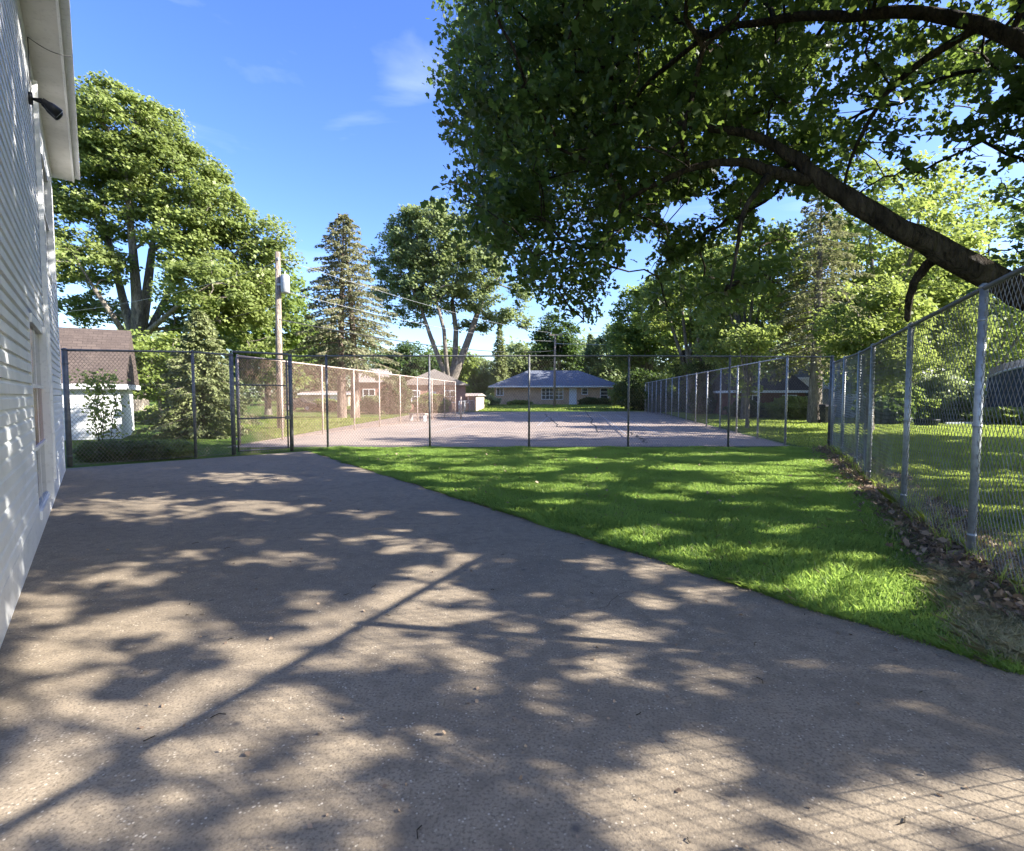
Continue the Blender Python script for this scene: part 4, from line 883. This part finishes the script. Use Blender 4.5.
# hedge and bushes on the right
for px, d_, rx_, h_, s_, lm, lab in ((900, 32, 2.1, 2.1, 11, L_MID, 'rounded hedge bush left of the dark tub, beyond the right fence'), (940, 32, 2.0, 2.8, 12, L_BLUE, 'tall feathery bush behind the dark tub'), (968, 37, 1.9, 2.4, 13, L_DARK, 'dark bush behind the blue chair'),
        (1010, 29.5, 2.2, .9, 14, L_SUN, 'low leafy planting in front of the dark covered enclosure'), (885, 30, 1.5, 1.4, 15, L_DARK, 'dark hedge in front of the long white building'), (792, 36, 1.5, 1.5, 16, L_LIME, 'yellow-flecked bush beside the thick conifer trunk'),
        (745, 38, 1.2, 1.2, 17, L_DARK, 'small dark bush by the dark brick house'), (770, 38.3, 1.6, 1.0, 18, L_MID, 'low green bush along the dark brick house wall'), (470, 60, 2.0, 1.3, 19, L_MID, 'green bush at the far left corner of the court'), (484, 64, 1.8, 1.2, 20, L_BLUE, 'grey-green bush left of the ranch house corner'),
        (590, 66.5, 1.3, .9, 21, L_DARK, 'dark foundation shrub right of the ranch house door'), (520, 66.8, 1.6, .55, 22, L_MID, 'low shrub row under the ranch house left wall'), (604, 66.6, .9, .8, 23, L_DARK, 'small dark shrub under the right ranch house window'), (626, 64, 2.0, 2.8, 24, L_LIME, 'bright bush at the right corner of the ranch house'),
        (432, 49.5, 1.7, 1.7, 35, L_MID, 'bushy green shrub in front of the pink brick house with the gable'), (372, 48, 1.2, 1.5, 36, L_BLUE, 'grey-green shrub by the pinkish brick house, right of the pale double trunk'),
        (395, 46, 1.4, 3.2, 25, L_DARK, 'tall dark shrub between the two pink brick houses'), (326, 58, 1.6, 1.1, 26, L_MID, 'round bush at the end of the tan garage'), (640, 57, 2.4, 4.2, 27, L_DARK, 'tall dark hedge at the far right corner of the court'), (672, 56, 2.4, 3.8, 28, L_MID, 'tall green hedge behind the far right court fence'), (660, 52, 1.4, 3.0, 29, L_DARK, 'dense dark shrub against the right court fence'),
        (170, 30, 1.8, 1.0, 30, L_SUN, 'low spreading bush left of the light green spruce'), (560, 72, 1.4, 4.2, 32, L_DARK, 'dark crooked shrub leaning over the ranch house roof') ):
    if lab.startswith('dark crooked'): continue
    b = at(px, d_); shrub('shrub', lab, b, rx_, rx_*.8, h_, s_, int(3200*min(2.2, rx_*h_*.6+.5)), .13+.0025*d_, lm)

# ------------------------------------------------------------------ utility poles and wires
def pole(label, b, h, r, xarm, trans):
    t_ = thing('utility_pole', label, 'utility pole', b); MB().tube([(0, 0, -.3), (0, 0, h*.5), (.06, 0, h)], [r*1.15, r, r*.78], 12).build('shaft', MATS['pole_wood'], t_, True)
    if xarm: MB().box(-.6, .9, -.17, -.08, h-.55, h-.43).build('crossarm', MATS['pole_wood'], t_)
    for x in ((-.5, .25, .8) if xarm else (.12,)):
        MB().tube([(x, -.12, h-.43), (x, -.12, h-.36), (x, -.12, h-.30), (x, -.12, h-.26)], [.02, .045, .045, .02], 8).build('insulator', GREYM, t_)
    if trans:
        c = MB().tube([(.42, -.1, h-1.95), (.42, -.1, h-1.9), (.42, -.1, h-1.15), (.42, -.1, h-1.1)], [.17, .2, .2, .16], 14).build('transformer', GREYM, t_, True)
        MB().tube([(.42, -.1, h-1.1), (.42, -.1, h-.95)], [.05, .03], 8).build('bushing', WHITE, c)
        MB().box(.05, .3, -.14, -.06, h-1.6, h-1.5).build('bracket', GREYM, t_)
    return t_
pb = G(281, 429); ph_ = height_for(pb.x, pb.y, 252); pole('tall wooden utility pole with a grey transformer, behind the gate', pb, ph_, .15, False, True)
p2 = Vector(at(554.5, 62)); ph2 = height_for(p2.x, p2.y, 331)-gz(0, 62); pole('thin utility pole in front of the ranch house window', p2, ph2, .13, True, False)
top1 = pb+Vector((.1, -.12, ph_-.3)); top2 = p2+Vector((0, -.1, ph2-.3))
def wire(lab, a, b, sag, r, mat=CABLE):
    a, b = Vector(a), Vector(b); pts = [a.lerp(b, k/24)-Vector((0, 0, sag*4*(k/24)*(1-k/24))) for k in range(25)]
    o = thing('power_line', lab, 'cable', a); MB().tube([p-a for p in pts], r, 5).build('cable', mat, o)
wire('highest thin power line from the utility pole to the far pole', top1, top2+Vector((-.5, 0, .1)), .5, .009, GREYM)
wire('middle power line strung between the two poles, below the highest one', top1-Vector((0, 0, 1.5)), top2-Vector((0, 0, .9)), .6, .010, GREYM)
wire('thick low telephone cable from the utility pole towards the ranch house', top1-Vector((0, 0, 2.9)), top2-Vector((0, 0, 2.0)), .7, .026)
wire('power line running from the far pole off to the right above the court', top2, P(1150, 300, 60), .8, .02, GREYM)
wire('lower cable running from the far pole off to the right', top2-Vector((0, 0, 1.2)), P(1150, 330, 62), .8, .03, GREYM)
wire('thin service wire from the utility pole leftwards past the maple', top1-Vector((0, 0, .2)), P(20, 315, 28), .5, .009, GREYM)
wire('lower service wire from the utility pole leftwards over the shed', top1-Vector((0, 0, 2.2)), P(20, 345, 24), .4, .012)

# ------------------------------------------------------------------ small things beyond the fences
# tiered white birdhouse on a pole
b = Vector((P(358, 420, 40).x, 40, 0)); zt = height_for(b.x, 40, 365.5); t_ = thing('birdhouse', 'white tiered birdhouse on a thin pole beside the pale double trunk', 'birdhouse', b)
MB().tube([(0, 0, 0), (0, 0, zt)], .03, 8).build('pole', GREYM, t_, True)
m = MB()
for k in range(3): m.tube([(0, 0, zt+.24*k), (0, 0, zt+.05+.24*k), (0, 0, zt+.18+.24*k), (0, 0, zt+.24+.24*k)], [.46-.05*k, .36-.05*k, .36-.05*k, .40-.05*k], 12)
m.build('body', WHITE, t_); MB().tube([(0, 0, zt+.72), (0, 0, zt+.95)], [.38, .03], 12).build('roof', WHITE, t_)
# dark pickup far left
b = Vector(at(296, 56)); t_ = thing('parked_car', 'dark parked car far off behind the gate', 'car', b, R(4))
prof = [(-1.0, .35), (-1.0, .75), (-.75, .85), (-.45, 1.35), (.55, 1.38), (1.0, .95), (1.75, .88), (2.0, .7), (2.0, .35)]
MB().hexa([(x, -.75, z) for x, z in prof], [(x, .75, z) for x, z in prof]).build('body', BLACK, t_)
MB().hexa([(-.42, -.77, .92), (.5, -.77, .92), (.42, -.77, 1.28), (-.36, -.77, 1.3)], [(-.42, -.752, .92), (.5, -.752, .92), (.42, -.752, 1.28), (-.36, -.752, 1.3)]).build('window', MATS['dark_glass'], t_)
for x in (-.55, 1.4):
    for y in (-.78, .62):
        w_ = MB().tube([(x, y, .32), (x, y+.16, .32)], .32, 16).build('wheel', BLACK, t_); MB().tube([(x, y-.012, .32), (x, y-.002, .32)], .19, 12).build('rim', GREYM, w_)
# dark wheeled bin near the white bungalow
b = Vector(at(828, 30)); t_ = thing('rubbish_bin', 'black wheeled bin beside the thick conifer trunk', 'bin', b)
MB().hexa([(-.25, -.25, .08), (.25, -.25, .08), (.25, .25, .08), (-.25, .25, .08)], [(-.32, -.32, 1.0), (.32, -.32, 1.0), (.32, .32, 1.0), (-.32, .32, 1.0)]).build('body', BLACK, t_)
MB().hexa([(-.35, -.36, 1.003), (.35, -.36, 1.003), (.35, .36, 1.003), (-.35, .36, 1.003)], [(-.3, -.3, 1.09), (.3, -.3, 1.09), (.3, .3, 1.13), (-.3, .3, 1.13)]).build('lid', BLACK, t_)
for s_ in (-.3, .3): MB().tube([(s_-.04, .3, .12), (s_+.04, .3, .12)], .12, 12).build('wheel', BLACK, t_)
# tub on the neighbouring lawn
b = G(926, 425.5); t_ = thing('garden_tub', 'low black tub lying on the grass beyond the right fence', 'tub', b)
MB().tube([(0, 0, 0), (0, 0, .02), (0, 0, .30), (0, 0, .34), (0, 0, .34), (0, 0, .08)], [.46, .48, .60, .62, .56, .44], 20).build('tub', BLACK, t_, True)
MB().tube([(0, 0, .20), (0, 0, .25)], [.52, .35], 16).build('soil', MATS['soil'], t_)
# white garden edging
e0, e1 = G(945, 424.5), G(1120, 424.5); t_ = thing('garden_edging', 'low white edging kerb across the grass in front of the dark enclosure', 'edging', e0)
m = MB(); n_ = 14
for k in range(n_): x0 = (e1.x-e0.x)*k/n_; m.box(x0+.01, x0+(e1.x-e0.x)/n_-.01, -.05, .05, -.02, .13+.01*(k % 3))
m.build('blocks', WHITE, t_)
# blue chair
b = G(962, 421); b.y += 1.5; t_ = thing('garden_chair', 'blue plastic garden chair among the bushes behind the edging', 'chair', b, R(20))
MB().box(-.27, .27, -.25, .25, .38, .43).build('seat', BLUEP, t_)
m = MB()
for k in range(5): m.box(-.27+.112*k, -.18+.112*k, .23, .26, .43, .92)
m.box(-.28, .28, .262, .285, .84, .9); m.build('backrest', BLUEP, t_)
for sx in (-.24, .24):
    for sy in (-.22, .22): MB().box(sx-.025, sx+.025, sy-.025, sy+.025, 0, .38).build('leg', BLUEP, t_)
# dark covered enclosure (netted dome with pale hoop)
ea_ = R(-43); b = Vector((P(984, 410, 31).x, 31, 0))+1.75*Vector((2.65*math.cos(ea_)-1.75*math.sin(ea_)*-1*-1, 2.65*math.sin(ea_)+1.75*math.cos(ea_), 0)); t_ = thing('covered_enclosure', 'dark grey netted enclosure with a pale curved top edge on the neighbouring lawn', 'enclosure', b, ea_); t_.scale = (1.75, 1.75, 1.75)
w2 = 2.6; zl = height_for(30, 31.5, 374)/1.75; zh = height_for(30, 31.5, 364)/1.75
def arch(x): return zl+(zh-zl)*(1-(abs(x)/w2)**2)-.35*max(0, abs(x)/w2-.8)*5*.4
m = MB(); xsn = np.linspace(-w2, w2, 15)
for a, c in zip(xsn, xsn[1:]):
    for y0, y1, sh_ in ((-1.6, -1.6, 0),): m.quad((a*1.03, -1.75, .55), (c*1.03, -1.75, .55), (c, -1.6, arch(c)), (a, -1.6, arch(a)))
    m.quad((a, 1.6, .55), (c, 1.6, .55), (c, 1.6, arch(c)), (a, 1.6, arch(a))); m.quad((a, -1.6, arch(a)), (c, -1.6, arch(c)), (c, 0, arch(c)+.35), (a, 0, arch(a)+.35)); m.quad((a, 0, arch(a)+.35), (c, 0, arch(c)+.35), (c, 1.6, arch(c)), (a, 1.6, arch(a)))
for s_ in (-1, 1): m.quad((s_*w2, -1.6, .55), (s_*w2, 1.6, .55), (s_*w2, 1.6, arch(w2)), (s_*w2, -1.6, arch(w2)))
m.build('netting', NAVY, t_)
MB().tube([(x, -1.62, arch(x)+.02) for x in xsn], .035, 8).build('hoop', GREYM, t_, True); MB().tube([(x, 1.62, arch(x)+.02) for x in xsn], .035, 8).build('hoop', GREYM, t_, True)
for k in range(6): x = -w2+2*w2*k/5; MB().tube([(x*1.03, -1.8, 0), (x, -1.66, arch(x))], .022, 6).build('pole', GREYM, t_, True)
MB().box(-w2*1.02, w2*1.02, -1.7, 1.7, .32, .5).build('base_skirt', BLACK, t_)
for sx in (-1, 1):
    for sy in (-1, 1): MB().box(sx*w2*.9-.06, sx*w2*.9+.06, sy*1.4-.06, sy*1.4+.06, 0, .32).build('leg', GREYM, t_)

# ------------------------------------------------------------------ grass, litter, debris
def fence_off(x, y):      # signed distance to the right of the right-hand fence line
    return (x-RA.x)*rdn.y-(y-RA.y)*rdn.x
def edge_off(x, y):       # signed distance from the driveway edge, lawn side positive
    return (y-E0.y)*ED.x-(x-E0.x)*ED.y
def strip_half(y): return .42+.10*np.sin(y*1.3)+.07*np.sin(y*3.7)+np.clip((6-y)*.12, 0, .5)
sm = MB(); ks = np.linspace(-1.55, (RB-RA).length+.2, 70)
for k in ks:
    p = RA+rdn*k; n_ = Vector((rdn.y, -rdn.x, 0)); hw = float(strip_half(np.array(p.y)))
    sm.v += [tuple(p-n_*hw+Vector((0, 0, .005))), tuple(p+Vector((0, 0, .05))), tuple(p+n_*(hw+.35)+Vector((0, 0, .004)))]
for i in range(len(ks)-1):
    a = i*3
    for j in (0, 1): sm.f.append((a+j, a+j+1, a+j+4, a+j+3))
tag(sm.build('soil_strip', MATS['soil'], None, True), kind='structure')
def blades(name, n, region, hgt, wid, mat, seed, lean=.45, clump=None):
    rng = np.random.default_rng(seed); X = region(rng, n); n = len(X); z0 = np.array([gz(0, b) for b in X[:, 1]]) if X[:, 1].max() > 55 else np.zeros(n)
    B = np.stack([X[:, 0], X[:, 1], z0], 1); a = rng.uniform(0, 6.28, n); w = wid*(1+.05*np.maximum(0, X[:, 1]-4))
    side = np.stack([np.cos(a), np.sin(a), np.zeros(n)], 1)*(w*rng.uniform(.6, 1.3, n))[:, None]*.5
    ln = rng.normal(size=(n, 2))*lean; wv = .35*np.sin(X[:, 0]*1.1+X[:, 1]*.7); ln[:, 0] += wv*.5
    patch = 1+.35*np.sin(X[:, 0]*2.3+1)*np.sin(X[:, 1]*2.9)+.2*np.sin(X[:, 0]*7)*np.sin(X[:, 1]*6.1)
    h = hgt*rng.uniform(.5, 1.25, n)*patch
    mid = B+np.stack([ln[:, 0]*h*.35, ln[:, 1]*h*.35, h*.6], 1); tip = B+np.stack([ln[:, 0]*h, ln[:, 1]*h, h*.95], 1)
    V = np.stack([B-side, B+side, mid+side*.8, tip, mid-side*.8], 1)
    return tag(npmesh(name, V.reshape(-1, 3), 5, mat), kind='stuff')
def lawn_region(rng, n):
    n2 = n*3; y = 2.2+13.9*rng.uniform(0, 1, n2)**1.35; x = rng.uniform(-7, 10.2, n2); e = edge_off(x, y); f_ = -fence_off(x, y)
    ok = (e > .0+.05*np.sin(y*9)) & (f_ > strip_half(y)*.8*rng.uniform(.6, 1.3, n2)) & (y < 15.85); return np.stack([x, y], 1)[ok][:n]
def lawn_edge(rng, n):
    k = rng.uniform(0, 1, n)**.6; L = (E1-E0).length; o = rng.gamma(1.4, .035, n)-.035*(1+np.sin(k*90)*.6+np.sin(k*37)*.5)
    return np.stack([E0.x+ED.x*L*k-ED.y*o, E0.y+ED.y*L*k+ED.x*o], 1)
blades('lawn_grass', 330000, lawn_region, .062, .0075, L_GRASS, 1)
blades('edge_grass', 16000, lawn_edge, .055, .006, L_GRASS, 2, .7)
def right_region(rng, n):
    n2 = n*2; y = 1.5+24*rng.uniform(0, 1, n2)**1.3; x = y*rng.uniform(.4, 1.15, n2)+rng.uniform(0, 2, n2); f_ = fence_off(x, y); ok = (f_ > .5+.3*np.sin(y*2)); return np.stack([x, y], 1)[ok][:n]
blades('neighbour_grass', 170000, right_region, .06, .010, L_GRASS2, 3)
def left_region(rng, n):
    n2 = n*3; y = 13+26*rng.uniform(0, 1, n2)**1.2; x = -y*rng.uniform(.12, .95, n2)
    cx = CA.x+(CC_.x-2.6-CA.x)*(y-CA.y)/(CC_.y-CA.y); ok = ((x < cx-.05) & (y > 16.3+.0*x)) & (edge_off(x, y) > .3); return np.stack([x, y], 1)[ok][:n]
blades('left_grass', 70000, left_region, .07, .016, L_GRASS2, 4)
def rcourt_region(rng, n):
    n2 = n*2; y = 15.9+34*rng.uniform(0, 1, n2)**1.2; cx = CB.x+(CD_.x-CB.x)*(y-CB.y)/(CD_.y-CB.y); x = cx+.3+rng.uniform(0, 1, n2)**1.3*16; return np.stack([x, y], 1)[:n]
blades('court_side_grass', 70000, rcourt_region, .07, .018, L_GRASS2, 5)
def far_region(rng, n):
    y = rng.uniform(56.5, 67.5, n); return np.stack([rng.uniform(-14, 22, n), y], 1)
blades('far_grass', 30000, far_region, .10, .03, L_GRASS2, 6)
# weeds along the soil strip
def weed_region(rng, n):
    k = rng.uniform(-2.2, (RB-RA).length, n); o = rng.normal(size=n)*.3; keep = np.sin(k*2.4)+np.sin(k*5.1+1) > -.3*rng.uniform(0, 3, n)
    return np.stack([RA.x+rdn.x*k+rdn.y*o, RA.y+rdn.y*k-rdn.x*o], 1)[keep]
blades('dry_grass', 9000, weed_region, .10, .006, L_STRAW, 7, .9)
def corner_region(rng, n):
    k = rng.uniform(0, 1, n); a = G(1012, 668); b = G(945, 560); x = a.x+(b.x-a.x)*k+rng.normal(size=n)*.13; y = a.y+(b.y-a.y)*k; ok = edge_off(x, y) > .02; return np.stack([x, y], 1)[ok]
blades('straw_grass', 9000, corner_region, .085, .005, L_STRAW, 8, .9)
def lawn_straw(rng, n):
    X = lawn_region(rng, n); return X[ripple(X[:, 0], X[:, 1], 31, .5, 2.2) > .2]
blades('lawn_straw', 15000, lawn_straw, .062, .006, L_STRAW, 9, .8)
def fence_weeds(rng, n):
    k = rng.uniform(-1.5, (RB-RA).length, n); o = rng.normal(size=n)*.10+.03; keep = ripple(k, k*0, 33, .5, 2.4) > .35
    return np.stack([RA.x+rdn.x*k+rdn.y*o, RA.y+rdn.y*k-rdn.x*o], 1)[keep]
blades('fence_weeds', 2600, fence_weeds, .24, .008, L_GRASS2, 10, .5)
rng = np.random.default_rng(14); n = 3000; k = rng.uniform(0, 1, n)**.7*(E1-E0).length; o = -rng.gamma(1.2, .035, n)+.02
tag(leaves('edge_debris', np.stack([E0.x+ED.x*k-ED.y*o, E0.y+ED.y*k+ED.x*o, np.full(n, .02)], 1), .016, L_DRY, None, rng, 'kite', up=1.2, droop=0, curl=.5, var=.7), kind='stuff')
# dead leaves
rng = np.random.default_rng(11); n = 8500; k = -1.7+((RB-RA).length+1.7)*rng.uniform(0, 1, n)**1.15; o_ = rng.normal(size=n)*.21-.02
C = np.stack([RA.x+rdn.x*k+rdn.y*o_, RA.y+rdn.y*k-rdn.x*o_, .03+np.abs(rng.normal(size=n))*.035], 1)
tag(leaves('leaf_litter', C, .056, L_DRY, None, rng, 'oak', up=.6, droop=0, curl=1.3, var=.7, width=.9), kind='stuff')
n = 110; C = []
while len(C) < n:
    x, y = rng.uniform(-6, 8), rng.uniform(3.5, 15)
    if edge_off(x, y) > .1 and fence_off(x, y) < -.5: C.append((x, y, .07))
tag(leaves('fallen_leaves', np.array(C), .055, L_DRY, None, rng, 'oak', up=.9, droop=0, curl=.6), kind='stuff')
n = 420; y = 1.4+12*rng.uniform(0, 1, n)**1.7; x = -y*.8+rng.uniform(0, 1, n)*(y*.8+3.2); ok = (edge_off(x, y) < -.05) & (((x-WC.x)*WN.x+(y-WC.y)*WN.y) > .1); x, y = x[ok], y[ok]
C = np.stack([x, y, np.full(len(x), .022)], 1)
tag(leaves('driveway_debris', C, .022, L_DRY, None, rng, 'kite', up=1.5, droop=0, curl=.5, var=.7), kind='stuff')
m = MB(); rr_ = random.Random(9)
for k in range(46):
    y = 1.6+9*rr_.random()**1.6; x = rr_.uniform(-.75*y, 2.2)
    if edge_off(x, y) > -.1: continue
    a = rr_.uniform(0, 6.28); L = rr_.uniform(.02, .07); m.tube([(x, y, .018), (x+math.cos(a)*L*.5, y+math.sin(a)*L*.5, .022), (x+math.cos(a+.4)*L, y+math.sin(a+.4)*L, .018)], .0022, 4)
tag(m.build('twig_debris', MATS['dark_bark']), kind='stuff')

# ------------------------------------------------------------------ repeats share a group
GROUPS = {'chain_link_fence': 'chain link fences round the lawn and the court', 'broadleaf_tree': 'leafy trees behind the court and the neighbouring lawn', 'shade_tree': 'shade trees at and beyond the right edge',
          'spruce_tree': 'spruces left of the gate and round the ranch house', 'pine_tree': 'tall grey-green conifers', 'maple_tree': 'big maples on the left', 'young_tree': 'small bright young trees', 'shrub': 'shrubs and bushes round the lawns and houses',
          'power_line': 'overhead wires', 'utility_pole': 'wooden utility poles', 'brick_house': 'brick houses behind the court fences', 'white_bungalow': 'white bungalows on the right', 'ivy_trunk': 'ivy-covered trunks by the right court fence', 'net_post': 'net posts of the court'}
for o in list(S.objects):
    k = o.name.split('.')[0]
    if o.parent is None and k in GROUPS: o['group'] = GROUPS[k]
